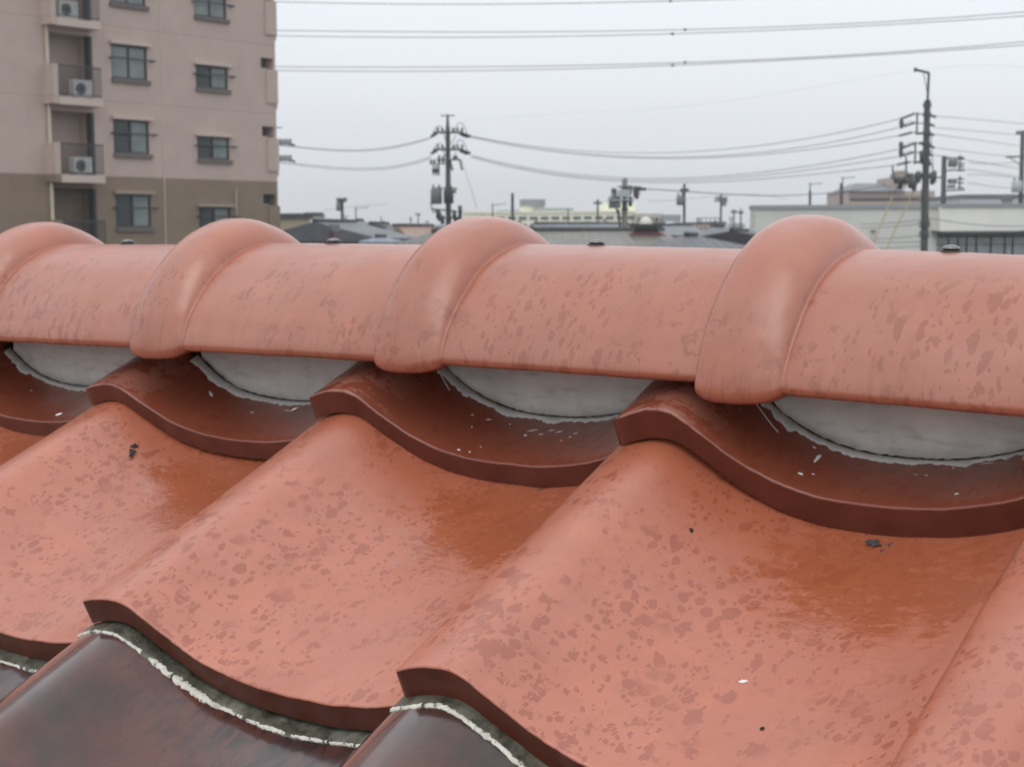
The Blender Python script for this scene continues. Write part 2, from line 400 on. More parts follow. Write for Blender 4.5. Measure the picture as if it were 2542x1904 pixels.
def ridge_mesh(seed):
    so_ = Vector((seed*5.3, 2, seed))
    xs = [0, .0008, .002, .004, .007, .011, .015, .020, .025, .030, .035, .040, .043, .046, .049, .0515, .0535, .055, .0563, .0573, .058, .0588, .060, .063, .068, .075, .09] + [.09 + .2*i/14 for i in range(1, 15)]
    NP = 110; vs = []
    def ring(x, off, inner):
        rr = []
        b = bead(x/.058); taper = .0012 - .0022*max(0, x-.06)/.2
        groove = -.0014*exp(-((x-.0590)/.0022)**2)
        for i in range(NP+1):
            ph = pi*i/NP
            ay = .0995 + taper + groove + off; az = .0822 + taper + groove + off
            tt = 2*i/NP if i <= NP/2 else 2*(NP-i)/NP; cu, cv = rprof(tt)
            w_ = .0038 + .0166*cv
            ay += b*w_; az += b*w_
            y = -ay*cu*(1 if i <= NP/2 else -1); z = az*cv
            zz0 = z; z -= b*.0075*max(0, 1-cv/.40)**1.2
            if not inner and zz0 < .005: y -= .0040*(-1 if i <= NP/2 else 1)*((.005-zz0)/.005)**2
            n_ = .0007*noise.noise(Vector((x*25, y*25, z*25))+so_) + .0002*noise.noise(Vector((x*150, y*150, z*150))+so_)
            if not inner: y += n_*(-1 if ph < pi/2 else 1); z += n_
            # rolled lower rim
            if not inner and i in (0, NP): y += .0008 if i == 0 else -.0008
            if not inner and i in (1, NP-1): pass
            rr.append((x, y, z))
        return rr
    R_ = [ring(x, 0, False) for x in xs]
    I_ = [ring(x, -.013, True) for x in xs]
    m = MB(); n = NP+1; N = len(xs)
    vs = [v for r in R_ for v in r] + [v for r in I_ for v in r]
    # rounded leading lip
    for i in range(n):
        x, y, z = vs[i]; vs[i] = (x+.001, y*.985, z*.985)
    fs = []; mi = []
    base = N*n
    for j in range(N-1):
        for i in range(NP):
            a = j*n+i; fs.append((a, a+n, a+n+1, a+1)); mi.append(0)
            b = base+a; fs.append((b, b+1, b+n+1, b+n)); mi.append(0)
        for e in (0, NP):
            a = j*n+e; b = base+a; fs.append((a, b, b+n, a+n)); mi.append(0)
    for i in range(NP):
        fs.append((i, i+1, base+i+1, base+i)); mi.append(0)
        a = (N-1)*n+i; fs.append((a, base+a, base+a+1, a+1)); mi.append(0)
    me = bpy.data.meshes.new('ridge_tile'); me.from_pydata(vs, [], fs); me.materials.append(M['ridge'])
    bm = bmesh.new(); bm.from_mesh(me); bmesh.ops.recalc_face_normals(bm, faces=bm.faces); bm.to_mesh(me); bm.free()
    me.polygons.foreach_set('use_smooth', [True]*len(me.polygons)); me.update()
    return me
RM = [ridge_mesh(s) for s in (1, 2, 3)]
RS = {-3: (-.003, .004), -2: (-.0036, .006), -1: (-.0022, .004), 0: (-.0003, -.009), 1: (-.0056, -.020)}
RZ = {-2: 1.03, -1: 1.022, 0: 1.0, 1: 1.032}
M['washer'] = plain('black_rubber', (.012, .010, .010), .45)
M['screw'] = plain('dark_screw_steel', (.20, .20, .20), .2, .7, .1, 40)
SCREWX = {-3: .150, -2: .1425, -1: .1326, 0: .1223, 1: .1189}
def dome_mesh(r, h, z0, name, mat, n=24):
    m = MB(); rings = []
    for j in range(7):
        a = pi/2*j/6; rings.append([(r*cos(a)*cos(2*pi*i/n), r*cos(a)*sin(2*pi*i/n), z0+h*sin(a)) for i in range(n)])
    vs = [v for q_ in rings for v in q_]; fs = [(j*n+i, j*n+(i+1) % n, (j+1)*n+(i+1) % n, (j+1)*n+i) for j in range(6) for i in range(n)]
    fs.append(tuple(range(n))[::-1]); m.add(vs, fs, True); return m.mesh(name, mat)
wm = dome_mesh(.0076, .0034, -.0006, 'rubber_washer', M['washer']); sm_ = dome_mesh(.0057, .0026, .0019, 'screw_head', M['screw'])
for k in range(-6, 5):
    dz, tilt = RS.get(k, (-.002, 0))
    x0 = -.7288 + PER*k + (.0003 if k != 1 else .0)
    o = link('ridge_tile', RM[k % 3], ROOF, (x0, YC, ZB+dz), (0, -tilt, -.03 if k == 1 else 0))
    o.scale = (1, 1, RZ.get(k, 1.0))
    sx = SCREWX.get(k, .15)
    wsh = link('rubber_washer', wm, o, (sx, 0, .0822))
    hd = link('screw_head', sm_, o, (sx, 0, .0826))

# --- white mortar filling each pan under the ridge
YM = .900
for k in range(-6, 4):
    c, zs = TILES[(0, k)][1:]
    ym = YM if k < 0 else .889
    ys_l = (ym - c.y)/cos(AL)
    def sz(x, yy):        # height of tile face at roof y=yy
        s_ = (yy - c.y + sin(AL)*prof(x)*zs)/cos(AL)
        return c.z + s_*sin(AL) + prof(x)*zs*cos(AL)
    N = 60; vs = []
    xa, xb = .070, .262
    for i in range(N+1):
        x = xa + (xb-xa)*i/N
        zb = sz(x, ym) + .0018 + .0009*noise.noise(Vector((x*260, k, 0))) + .0006*noise.noise(Vector((x*700, k, 4)))
        zt = -.070
        for j in range(7):
            t = j/6; bulge = .0022*noise.noise(Vector((x*30+k*3, t*3, 0))) + .0007*noise.noise(Vector((x*120+k*3, t*9, 0)))
            vs.append((c.x+x, ym + bulge + .004*t*0, zb + (max(zt, zb+.001)-zb)*t))
        vs.append((c.x+x, ym+.03, max(zt, zb+.001)))
    for i in range(N+1):
        x = xa+(xb-xa)*i/N; vs.append((c.x+x, ym+.004, sz(x, ym)+.0016))
    fs = [(i*8+j, (i+1)*8+j, (i+1)*8+j+1, i*8+j+1) for i in range(N) for j in range(7)]
    o_ = (N+1)*8
    fs += [(i*8, o_+i, o_+i+1, (i+1)*8) for i in range(N)]
    MB().add(vs, fs, True).build('mortar_panel', M['mortar'], ROOF)
    # ragged foot of mortar smeared on the tile
    vs = []; N = 150; fs = []
    for i in range(N+1):
        x = xa-.004 + (xb-xa+.004)*i/N
        wd = .0050 - .0022*min(1, max(0, (x-.12)/.1)) + .0050*noise.noise(Vector((x*55, k*4.1, 0))) + .0026*noise.noise(Vector((x*210, k, 3))) + .0010*noise.noise(Vector((x*600, k, 6)))
        if x < .10: wd += .0022
        wd = max(wd, .0006)
        yl1 = (ym - c.y + sin(AL)*prof(x)*zs)/cos(AL)
        jag = .0007*noise.noise(Vector((x*300, k, 9)))
        q = [(yl1 - .0002 + jag, .0001), (yl1 - .0006 + jag, .0014), (yl1-.0012-wd*.5+jag, .0012 + .0006*noise.noise(Vector((x*400, k, 2)))), (yl1 - .0012 - wd, .0006), (yl1-.0014-wd, -.0003)]
        for (yy, lf) in q: vs.append(tuple(on_tile(0, k, x, yy, lf)))
    fs = [(i*5+j, (i+1)*5+j, (i+1)*5+j+1, i*5+j+1) for i in range(N) for j in range(4)]
    gv = []
    for i in range(81):
        x = xa - .010 + (xb-xa+.010)*i/80
        yl1 = (ym - c.y + sin(AL)*prof(x)*zs)/cos(AL)
        gv += [tuple(on_tile(0, k, x, yl1-.0012-(.004 if x < .085 else 0), .0003)), tuple(on_tile(0, k, x, yl1+.010, .0003)), tuple(on_tile(0, k, x, yl1+.010, .006))]
    MB().add(gv, [(i*3+j, (i+1)*3+j, (i+1)*3+j+1, i*3+j+1) for i in range(80) for j in range(2)]).build('crack', M['gap'], ROOF)
    MB().add(vs, fs, True).build('mortar_fringe', M['fringe'], ROOF)

# --- mossy bedding and white sealant along the foot of the second course
def wid(k, x):
    "width of the white sealant line"
    n1 = noise.noise(Vector((x*55, k*3.7, 1))); n2 = noise.noise(Vector((x*210, k*1.3, 5))); n3 = noise.noise(Vector((x*500, k, 8)))
    if k == -1:
        e = 0.0014 + .0046*exp(-((x-.087)/.020)**2) if x > .052 else .0011
    elif k == 0: e = .0024
    else: e = .0013
    n4 = noise.noise(Vector((x*1100, k, 2)))
    v_ = e*.62*(1 + .9*n1 + .8*n2 + .6*n3 + .45*n4)
    if n1*.7 + .7*n2 + .3*n3 < -.48: v_ = 0
    return max(v_, 0)
for k in range(-5, 4):
    N = 420; vs = []; ws = []
    row2 = TILES[(1, k)][1]
    EX = (row2 - TILES[(2, k)][1]).dot(EV)
    fs = []; keep = []
    for i in range(N+1):
        x = .001 + .262*i/N
        s0 = EX + .004
        b = .0085 + .0020*noise.noise(Vector((x*40, k*2.2, 0))) + .0008*noise.noise(Vector((x*260, k, 1)))
        if x > .15: b += .0012
        for (dy, lf) in ((0, .0008), (-.006, .0008), (-.0045-b*.6, .0008), (-.004-b, .0006), (-.0052-b, -.0004)):
            vs.append(tuple(on_tile(2, k, x, s0+dy, lf + .0004*noise.noise(Vector((x*150, dy*900, k))))))
        ws.append((x, s0-.004-b))
    fs = [(i*5+j, (i+1)*5+j, (i+1)*5+j+1, i*5+j+1) for i in range(N) for j in range(4)]
    MB().add(vs, fs, True).build('mossy_bedding', M['moss'], ROOF)
    vs = []; fs = []; wl = []
    for i, (x, s) in enumerate(ws):
        w_ = wid(k, x); wl.append(w_)
        r_ = .0005*noise.noise(Vector((x*600, k, 4)))
        for (dy, lf) in ((.0006 + w_*.9, .0008), (.0003+w_*.5 + r_, .0013+r_), (-w_*.1, .0012-r_), (-w_*.45, .0007), (-w_*.5-.0004, -.0003)):
            vs.append(tuple(on_tile(2, k, x, s+dy, lf)))
    for i in range(N):
        if wl[i] > .0004 and wl[i+1] > .0004:
            for j in range(4): fs.append((i*5+j, (i+1)*5+j, (i+1)*5+j+1, i*5+j+1))
    if fs: MB().add(vs, fs, True).build('sealant_line', M['sealant'], ROOF)

# --- splashes of white paint, leaf scraps
def march(px, py, row):
    "where the sight line through a photograph point meets the upper faces of a course of tiles"
    d = ray(px, py); best = None
    y = .45
    while y < 1.05:
        P = d*(y/d.y)
        for k in range(-4, 3):
            c, zs = TILES[(row, k)][1:]
            q = P - c
            if 0 <= q.x < PER:
                s_ = q.dot(EV); h = q.dot(NV)
                if h < prof(q.x)*zs: return k, q.x, s_
        y += .0003
    return None
def splat(px, py, row, a, b, ang=0.0, name='paint_speck', mat='paint', hgt=.0006, rag=.25, parent=None):
    hit = march(px, py, row)
    if not hit: return None
    k, x, s = hit; n = 14; vs = [tuple(on_tile(row, k, x, s, hgt))]
    for i in range(n):
        t = 2*pi*i/n; rr = 1 + rag*noise.noise(Vector((cos(t)*2+px, sin(t)*2+py, 0)))*2
        u_, v_ = a*cos(t)*rr, b*sin(t)*rr
        vs.append(tuple(on_tile(row, k, x + u_*cos(ang)-v_*sin(ang), s + u_*sin(ang)+v_*cos(ang), 0.0001)))
    o = MB().add(vs, [(0, 1+i, 1+(i+1) % n) for i in range(n)], True).build(name, M[mat], ROOF)
    return o
def z6(a, b): return (a/2.301, 520+b/2.301)
def z7(a, b): return (800+a/2.212, 520+b/2.212)
def z8(a, b): return (1500+a/1.927, 520+b/1.927)
for p_, a, b, an in ((z6(1205, 1055), .0042, .0012, -.5), (z6(335, 1170), .0030, .0016, .6), (z6(1440, 1160), .0022, .0006, 0), (z6(1640, 1150), .0040, .0005, 0), (z6(1680, 1142), .0040, .0005, .2), (z6(180, 1035), .002, .0005, 0), (z6(1345, 1045), .0046, .0022, -.3),
                  (z7(825, 1130), .0009, .0011, 0), (z7(822, 1195), .0006, .0007, 0), (z7(915, 1155), .0024, .0004, .4), (z7(1115, 1240), .0014, .0012, 0), (z7(1155, 1215), .0042, .0004, .5), (z7(1260, 1215), .0028, .0003, .5), (z7(1300, 1222), .0030, .0004, .5), (z7(1360, 1250), .0009, .0011, 0), (z7(1392, 1230), .0020, .0005, .5), (z7(1312, 1270), .0007, .0007, 0), (z7(750, 1320), .0014, .0008, 0), (z7(810, 1332), .0009, .0008, 0), (z7(870, 1305), .0006, .0005, 0), (z7(1200, 1235), .002, .0003, .4), (z7(1030, 1180), .0007, .0005, 0),
                  (z8(828, 1060), .0032, .0020, 1.1), (z8(1005, 1140), .0024, .0012, -.3), (z8(1018, 1195), .0013, .0062, 0), (z8(940, 1265), .0016, .0011, 0), (z8(1000, 1267), .001, .0005, 0), (z8(1490, 1270), .0026, .0006, 0), (z8(1540, 1273), .0018, .0005, 0), (z8(1685, 1361), .0016, .0008, .2), (z8(1670, 1238), .0007, .001, 0), (z8(1905, 1235), .0010, .0006, 0), (z8(1835, 1215), .0060, .0005, 0)):
    splat(*p_, 0, a, b, an)
# thin drying rings left by a drop
hit = march(*z8(900, 1075), 0)
if hit:
    k, x, s = hit
    MB().tube([on_tile(0, k, x+.0085*cos(t/20*pi*1.3+2.6), s+.0050*sin(t/20*pi*1.3+2.6), .0002) for t in range(21)], .00022, 5).build('paint_ring', M['fringe'], ROOF)
hit = march(*z8(770, 990), 0)
if hit:
    k, x, s = hit
    MB().tube([on_tile(0, k, x+.022*(t-.5)*1.0, s-.014*(t-.5), .0003) for t in [i/8 for i in range(9)]], .0005, 5).build('paint_streak', M['fringe'], ROOF)
hit = march(*z7(660, 925), 0)
if hit:
    k, x, s = hit
    MB().tube([on_tile(0, k, x+.020*(t-.5), s-.014*(t-.5), .0003) for t in [i/8 for i in range(9)]], .0006, 5).build('paint_streak', M['fringe'], ROOF)
splat(1845, 1691, 1, .0026, .0013, .4, 'paint_flake', 'paint', .0007, .5)
splat(1892, 1808, 1, .0013, .0013, 0, 'dirt_speck', 'gap', .0008, .2)
splat(1717, 1318, 1, .0012, .0018, .6, 'dirt_speck', 'gap', .0004, .5)
splat(1340, 1205+10, 1, .0022, .0008, .3, 'mortar_crumb', 'moss', .0009, .5)
M['char'] = plain('black_leaf', (.015, .015, .018), .35)
M['slate'] = plain('grey_dirt', (.06, .055, .06), .6)
# a black scrap of leaf stuck on the tile
hit = march(330, 1118, 1); k, x, s = hit
LEAF = empty('leaf_scrap', ROOF.location + on_tile(1, k, x, s, 0)); LEAF.rotation_euler = (AL, 0, 0)
tag(LEAF, 'small crumpled black scrap of leaf stuck on the second tile course near the left edge', 'leaf')
def scrap(pts, name, cx, cy, sc_, ang, parent, mat='char', lift=.0008):
    n = len(pts); m = MB(); vs = []
    for zz in (0, 1):
        for i, (a, b) in enumerate(pts):
            a, b = a*sc_, b*sc_
            u_, v_ = a*cos(ang)-b*sin(ang)+cx, a*sin(ang)+b*cos(ang)+cy
            vs.append((u_, v_, lift + .0010*noise.noise(Vector((i*1.7+cx*900, cy*900, 0))) + zz*.0006 - u_*.25))
    fs = [tuple(range(n))[::-1], tuple(range(n, 2*n))] + [(i, (i+1) % n, n+(i+1) % n, n+i) for i in range(n)]
    m.add(vs, fs); return m.build(name, M[mat], parent)
L1 = [(-1,-.2),(-.6,.3),(-.2,.25),(.1,.8),(.45,.55),(.3,.1),(.8,0),(1,-.4),(.5,-.35),(.1,-.7),(-.3,-.4),(-.7,-.6)]
scrap(L1, 'leaf_blade', -.0025, .004, .0042, .7, LEAF); scrap(L1, 'leaf_blade', .0022, -.002, .0040, -.6, LEAF); scrap(L1, 'leaf_stalk', .0048, -.0065, .0024, -1.2, LEAF)
hit = march(2188, 1352, 1)
if hit:
    k, x, s = hit
    D = empty('dirt_clump', ROOF.location + on_tile(1, k, x, s, 0)); D.rotation_euler = (AL, 0, 0)
    tag(D, 'smear of grey dirt under the overhanging tile edge on the right', 'dirt')
    scrap(L1, 'dirt_flake', -.004, -.001, .0050, .1, D, 'slate', .0004); scrap(L1, 'dirt_flake', .003, -.006, .0022, 1.2, D, 'slate', .0004); scrap(L1, 'dirt_flake', .006, .001, .0026, .8, D, 'slate', .0012)

# --- the house under the tiles, seen only from beside
HB = MB()
def pl(y, z): return (y, z)
e0 = P2 + STEP*3
x0_, x1_ = -2.45, .92
yb_ = YC; zr_ = ZB-.03
sl_ = STEP.z/STEP.y
def roofz(y): return zr_ - .075 - sl_*abs(y-YC)
pts = [(YC+.9, roofz(YC+.9)), (YC, roofz(YC)), (-.15, roofz(-.15)), (-.15, roofz(-.15)-.1), (.1, roofz(-.15)-.12), (.1, -EYE+.0), (YC+.85, -EYE+.0), (YC+.85, roofz(YC+.9)-.1), (YC+.9, roofz(YC+.9)-.1)]
vs = [(x0_, a, b) for a, b in pts] + [(x1_, a, b) for a, b in pts]; n = len(pts)
HB.add(vs, [tuple(range(n)), tuple(range(n, 2*n))[::-1]] + [(i, (i+1) % n, n+(i+1) % n, n+i) for i in range(n)])
HB.build('house_body', M['under'], ROOF)

# ==================================================================== background
M['pole'] = plain('weathered_concrete_pole', (.10, .10, .09), .8, 0, .2, 2)
M['pole_pale'] = plain('pale_concrete_pole', (.26, .25, .23), .8, 0, .2, 2)
M['iron'] = plain('galvanised_iron', (.10, .11, .11), .55, .3, .2, 4)
M['dark'] = plain('dark_fitting', (.03, .035, .035), .5)
M['tank'] = plain('transformer_grey', (.16, .175, .18), .5, 0, .15, 3)
M['tankpale'] = plain('pale_box_grey', (.42, .46, .48), .5, 0, .1, 3)
M['ceramic'] = plain('insulator_ceramic', (.10, .09, .09), .3)
M['wire'] = plain('wire_black', (.13, .132, .135), .6)
M['guard'] = plain('yellow_guy_guard', (.30, .235, .10), .6)

# ground
g = MB()
NG = 24
g.add([(-3000, -3000, 0), (3000, -3000, 0), (3000, 3000, 0), (-3000, 3000, 0)], [(0, 1, 2, 3)])
gm = NT('wet_asphalt_and_earth'); oc = gm.tc.outputs['Object']
gmat = gm.done(Base_Color=gm.mix(gm.mapr(gm.noise(oc, .04, 6), .4, .6), (.06, .06, .06), (.12, .115, .10)), Roughness=.55)
tag(g.build('ground', gmat), kind='structure')

# ---- far clutter of the town: real little houses
def hv(px, py, Z):
    P = at(px, py, Z); return P
AX = lambda a: (_rt*cos(a) + _fw*sin(a), -_rt*sin(a) + _fw*cos(a))
def roof_mat(name, c):
    t = NT(name); oc = t.tc.outputs['Object']
    wv = t.n('ShaderNodeTexWave'); wv.bands_direction = 'X'; t.put(wv.inputs['Vector'], oc); wv.inputs['Scale'].default_value = 1.1; wv.inputs['Distortion'].default_value = .4
    n = t.noise(oc, 1.3, 5)
    base = t.mix(t.mapr(n, .35, .65), tuple(x*.8 for x in c), tuple(x*1.2 for x in c))
    base = t.mix(t.math('MULTIPLY', wv.outputs[1], .35), base, tuple(x*.6 for x in c))
    return t.done(Base_Color=base, Roughness=.42, Normal=t.bump(wv.outputs[1], .6, .04))
RMAT = {'grey': roof_mat('grey_tile_roof', (.11, .115, .125)), 'dark': roof_mat('dark_tile_roof', (.055, .055, .06)), 'brown': roof_mat('brown_roof', (.15, .135, .11)),
        'orange': roof_mat('orange_roof', (.34, .20, .14)), 'blue': roof_mat('blue_grey_roof', (.20, .24, .30)), 'olive': roof_mat('olive_roof', (.085, .085, .070)), 'slate': roof_mat('slate_roof', (.15, .16, .18))}
WMAT = {'cream': plain('cream_render', (.62, .56, .40), .8, 0, .1, .6), 'white': plain('off_white_render', (.66, .66, .60), .8, 0, .08, .5), 'grey': plain('grey_siding', (.32, .33, .34), .8, 0, .1, .8),
        'beige': plain('beige_render', (.48, .43, .36), .8, 0, .1, .6), 'maroon': plain('maroon_siding', (.085, .035, .040), .6, 0, .2, 1), 'pink': plain('pink_tile_wall', (.46, .355, .32), .7, 0, .1, .6), 'pale': plain('pale_cream_wall', (.86, .84, .66), .8, 0, .06, .4),
        'steel': plain('pale_steel_cladding', (.50, .53, .55), .5, .1, .08, .4)}
GLASS = plain('window_glass', (.06, .075, .08), .08, 0, .3, .8)
FRAME = plain('dark_window_frame', (.04, .042, .045), .5)
def house(label, pxl, pxr, yr, ye, Z, dep, rot, wall, roof, kind='gable', group=None, name='house', win=0):
    "gable: ridge along the local x axis, hip: ridge shortened, flat: parapet box; all stand on the ground"
    pc = at((pxl+pxr)/2, yr, Z); wd = (pxr-pxl)/FPX*Z
    zr = pc.z; zev = at((pxl+pxr)/2, ye, Z).z
    ux, uy = AX(rot)
    o = empty(name, (pc.x, pc.y, 0)); o.rotation_euler = (0, 0, atan2(ux.y, ux.x))
    tag(o, label, 'house' if name == 'house' else 'building', group)
    hw, hd = wd/2, dep/2; ov = .35
    wb = MB().box(-hw+ov, hw-ov, -hd+ov, hd-ov, 0, zev if kind != 'flat' else zr-.25).build('wall', WMAT[wall], o)
    m = MB()
    if kind == 'flat':
        m.box(-hw+ov-.12, hw-ov+.12, -hd+ov-.12, hd-ov+.12, zr-.25, zr)
    else:
        t_ = .12
        rx = hw if kind == 'gable' else max(hw-hd*.9, .2)
        lo = [(-hw, -hd), (hw, -hd), (hw, hd), (-hw, hd)]
        vs = [(x, y, zev-t_) for x, y in lo] + [(x, y, zev) for x, y in lo] + [(-rx, 0, zr), (rx, 0, zr)]
        m.add(vs, [(0, 3, 2, 1), (0, 1, 5, 4), (1, 2, 6, 5), (2, 3, 7, 6), (3, 0, 4, 7), (4, 5, 9, 8), (6, 7, 8, 9), (5, 6, 9), (7, 4, 8)])
    rf = m.build('roof', RMAT[roof], o)
    if kind != 'flat':
        MB().tube([(-rx, 0, zr+.05), (rx, 0, zr+.02)], .09, 6).build('ridge_cap', RMAT['dark'], rf)
    if not win and 40 < Z < 115: win = max(1, int(wd/3.2))
    if win:
        for i in range(win):
            x = -hw+ov + (i+.5)*(2*hw-2*ov)/win
            f_ = MB().box(x-.7, x+.7, -hd+ov-.05, -hd+ov+.02, zev-2.0, zev-.8).build('window', FRAME, o)
            MB().box(x-.62, x+.62, -hd+ov-.07, -hd+ov-.052, zev-1.92, zev-.88).build('pane', GLASS, f_)
    return o

house('cream flat-roofed building just right of the tall apartment block', 640, 764, 533, 560, 75, 8, .25, 'cream', 'grey', 'flat', name='building')
house('pale wall of a low building behind the cream flat-roofed one', 752, 812, 530, 555, 110, 9, .1, 'white', 'grey', 'flat', name='building')
house('blue-grey gable house with a dark left verge right of the cream building', 758, 905, 551, 592, 62, 7, .9, 'grey', 'slate', 'gable')
house('slate roofed house behind the maroon walled box', 838, 950, 548, 572, 85, 7, .2, 'grey', 'slate', 'hip')
house('narrow maroon walled house behind the second ridge screw', 812, 850, 557, 575, 55, 3, 0, 'maroon', 'grey', 'flat')
house('dark gable roofed house left of the big transformer pole', 898, 985, 556, 582, 78, 6, 1.1, 'beige', 'dark', 'gable')
house('small beige house with a weathered pale roof beside the orange roof', 950, 1020, 562, 584, 72, 6, .4, 'cream', 'grey', 'hip')
house('house with an orange tiled roof just left of the big transformer pole', 985, 1078, 562, 592, 66, 6, .25, 'beige', 'orange', 'gable')
house('pale blue flat metal roof low behind the ridge tiles', 890, 1000, 590, 600, 52, 5, .1, 'white', 'blue', 'hip')
house('olive-grey hipped roof behind the left shoulder of the third ridge collar', 985, 1190, 576, 606, 45, 5, .05, 'beige', 'olive', 'hip')
house('wide brown-grey roof with a dark ridge line behind the third ridge screw', 1290, 1650, 573, 612, 48, 9, .03, 'beige', 'brown', 'gable')
house('long slate roof in front of the cream school building', 1325, 1560, 556, 578, 90, 8, .02, 'grey', 'slate', 'gable')
house('grey tiled roof with a skylight strip between the concrete pole and the black chimney', 1545, 1720, 560, 584, 80, 8, .1, 'grey', 'slate', 'gable')
house('dark charcoal roof right of the black chimney, lowest of the roofs there', 1580, 1850, 586, 618, 44, 7, .02, 'grey', 'dark', 'hip')
house('grey hipped house roof with a dark right hip near the white building', 1725, 1850, 563, 592, 64, 8, -.25, 'grey', 'grey', 'hip')
house('small dark gabled roof touching the left end of the white building', 1800, 1870, 574, 600, 60, 6, .8, 'beige', 'dark', 'gable')
# far low skyline, each its own building
rnd = random.Random(3)
kinds = ['gable', 'hip', 'flat', 'gable']; adj = ['low', 'tiny', 'faint', 'squat', 'plain', 'narrow']
cols = ['white', 'grey', 'beige', 'cream', 'pink', 'steel']; rf_ = ['grey', 'slate', 'dark', 'blue', 'brown', 'olive']
px = 700; i = 0
LM = ((690, 'edge of the tall apartment block'), (790, 'blue-grey gable house'), (831, 'narrow maroon box'), (892, 'left verge of the dark gable'), (950, 'dark gable peak'), (1030, 'orange roof'), (1112, 'tall pole left of centre'), (1178, 'top of the third ridge collar'), (1272, 'plain dark pole'), (1323, 'grey rooftop block of the school'), (1410, 'hair-thin lamp post'), (1484, 'thin dark pole by the school'), (1551, 'short concrete pole'), (1603, 'black chimney'), (1667, 'far water tank'), (1699, 'thin pole with the round transformer'), (1758, 'reddish lattice frame'), (1830, 'two thin poles'), (1866, 'corner of the white building'))
used = {}
while px < 1860:
    wpx = rnd.uniform(22, 60); Zf = rnd.uniform(170, 330); top = rnd.uniform(552, 574)
    if 2090 < px < 2330: top = 560
    kd = kinds[i % 4]; w_ = cols[(i*5) % 6]; rr_ = rf_[(i*7) % 6]
    lm = min(LM, key=lambda q: abs(q[0]-(px+wpx/2))); sd_ = 'left' if lm[0] > px+wpx/2 else 'right'; key = (lm[1], sd_); used[key] = used.get(key, 0)+1
    house(('far %s-walled ' % w_) + ('flat-roofed building' if kd == 'flat' else '%s-roofed building' % rr_) + (' just' if used[key] == 1 else ' farther') + (' %s of the %s' % (sd_, lm[1])), px, px+wpx, top, top+rnd.uniform(5, 9), Zf, rnd.uniform(7, 12), rnd.uniform(-.3, .3), w_, rr_, kd, group='far houses of the town skyline')
    px += wpx*rnd.uniform(.75, 1.15); i += 1

# ---- long cream school
def bld(name, label, cat, px, py, Z, rot, group=None):
    pc = at(px, py, Z); ux, uy = AX(rot); o = empty(name, (pc.x, pc.y, 0), atan2(ux.y, ux.x)); tag(o, label, cat, group); return o, pc.z
S, zt = bld('school_building', 'long pale cream school with rows of dark windows and a grey rooftop block', 'building', 1400, 524, 230, .0)
k_ = 230/FPX
def X_(px): return (px-1400)*k_
def Zy(py): return EYE + (at(1400, py, 230).z - EYE)
MB().box(X_(1150), X_(1580), 0, 14, 0, zt-.3).build('wall', WMAT['pale'], S)
MB().box(X_(1148), X_(1582), -.2, 14.2, zt-.3, zt).build('parapet', WMAT['pale'], S)
MB().box(X_(1575), X_(1645), -1, 12, 0, Zy(532)).build('end_block', WMAT['beige'], S)
MB().box(X_(1500), X_(1580), 2, 11, zt, Zy(506)).build('stair_block', WMAT['pale'], S)
MB().box(X_(1294), X_(1352), 3, 9, zt, Zy(510)).build('rooftop_room', WMAT['pale'], S)
MB().box(X_(1291), X_(1355), 2.6, 9.2, Zy(510), Zy(494)).build('rooftop_screen', plain('grey_louvre', (.22, .24, .26), .7), S)
MB().box(X_(1324), X_(1425), 2, 8, zt, Zy(516)).build('plant_screen', plain('grey_green_screen', (.30, .33, .32), .7), S)
MB().box(X_(1233), X_(1290), 3, 8, zt, Zy(520)).build('roof_shed', WMAT['grey'], S)
for row in ((538, 545), (556, 562)):
    x = 1180
    while x < 1570:
        f_ = MB().box(X_(x), X_(x+19), -.12, -.02, Zy(row[1]), Zy(row[0])).build('window', FRAME, S)
        MB().box(X_(x+1), X_(x+9), -.16, -.13, Zy(row[1]-.6), Zy(row[0]+.6)).build('pane', GLASS, f_); MB().box(X_(x+10), X_(x+18), -.16, -.13, Zy(row[1]-.6), Zy(row[0]+.6)).build('pane', GLASS, f_)
        x += 27
for x in range(1582, 1640, 14):
    f_ = MB().box(X_(x), X_(x+9), -1.12, -1.02, Zy(552), Zy(542)).build('window', FRAME, S); MB().box(X_(x+1), X_(x+8), -1.16, -1.13, Zy(551), Zy(543)).build('pane', GLASS, f_)

# ---- pink building with a grey tiled roof
Pk, zt = bld('apartment_house', 'pink walled building with a grey tiled roof above the white flat building', 'building', 2213, 484, 130, -.02)
kk = 130/FPX
def Xp(px): return (px-2213)*kk
def Zp(py): return EYE + (at(2213, py, 130).z-EYE)
MB().box(Xp(2107), Xp(2320), 0, 10, 0, Zp(475)).build('wall', WMAT['pink'], Pk)
m = MB(); a, b = Xp(2104), Xp(2235)
m.add([(a, -.4, Zp(475)), (Xp(2245), -.4, Zp(475)), (Xp(2245), 10, Zp(475)), (a, 10, Zp(475)), (Xp(2146), 3.5, Zp(452)), (b, 3.5, Zp(452)), (b, 6.5, Zp(452)), (Xp(2146), 6.5, Zp(452))], [(0, 3, 2, 1), (0, 1, 5, 4), (1, 2, 6, 5), (2, 3, 7, 6), (3, 0, 4, 7), (4, 5, 6, 7)])
rf0 = m.build('roof', RMAT['slate'], Pk)
for y0_, y1_ in ((484, 487), (493, 498), (505, 508)):
    MB().box(Xp(2110), Xp(2296), -.10, -.005, Zp(y1_), Zp(y0_)).build('window_band' if y0_ != 493 else 'window_strip', FRAME if y0_ == 493 else WMAT['beige'], Pk)
m = MB(); 
MB().box(Xp(2214), Xp(2252), 2, 6, Zp(475), Zp(440)).build('stair_tower', WMAT['pink'], Pk)
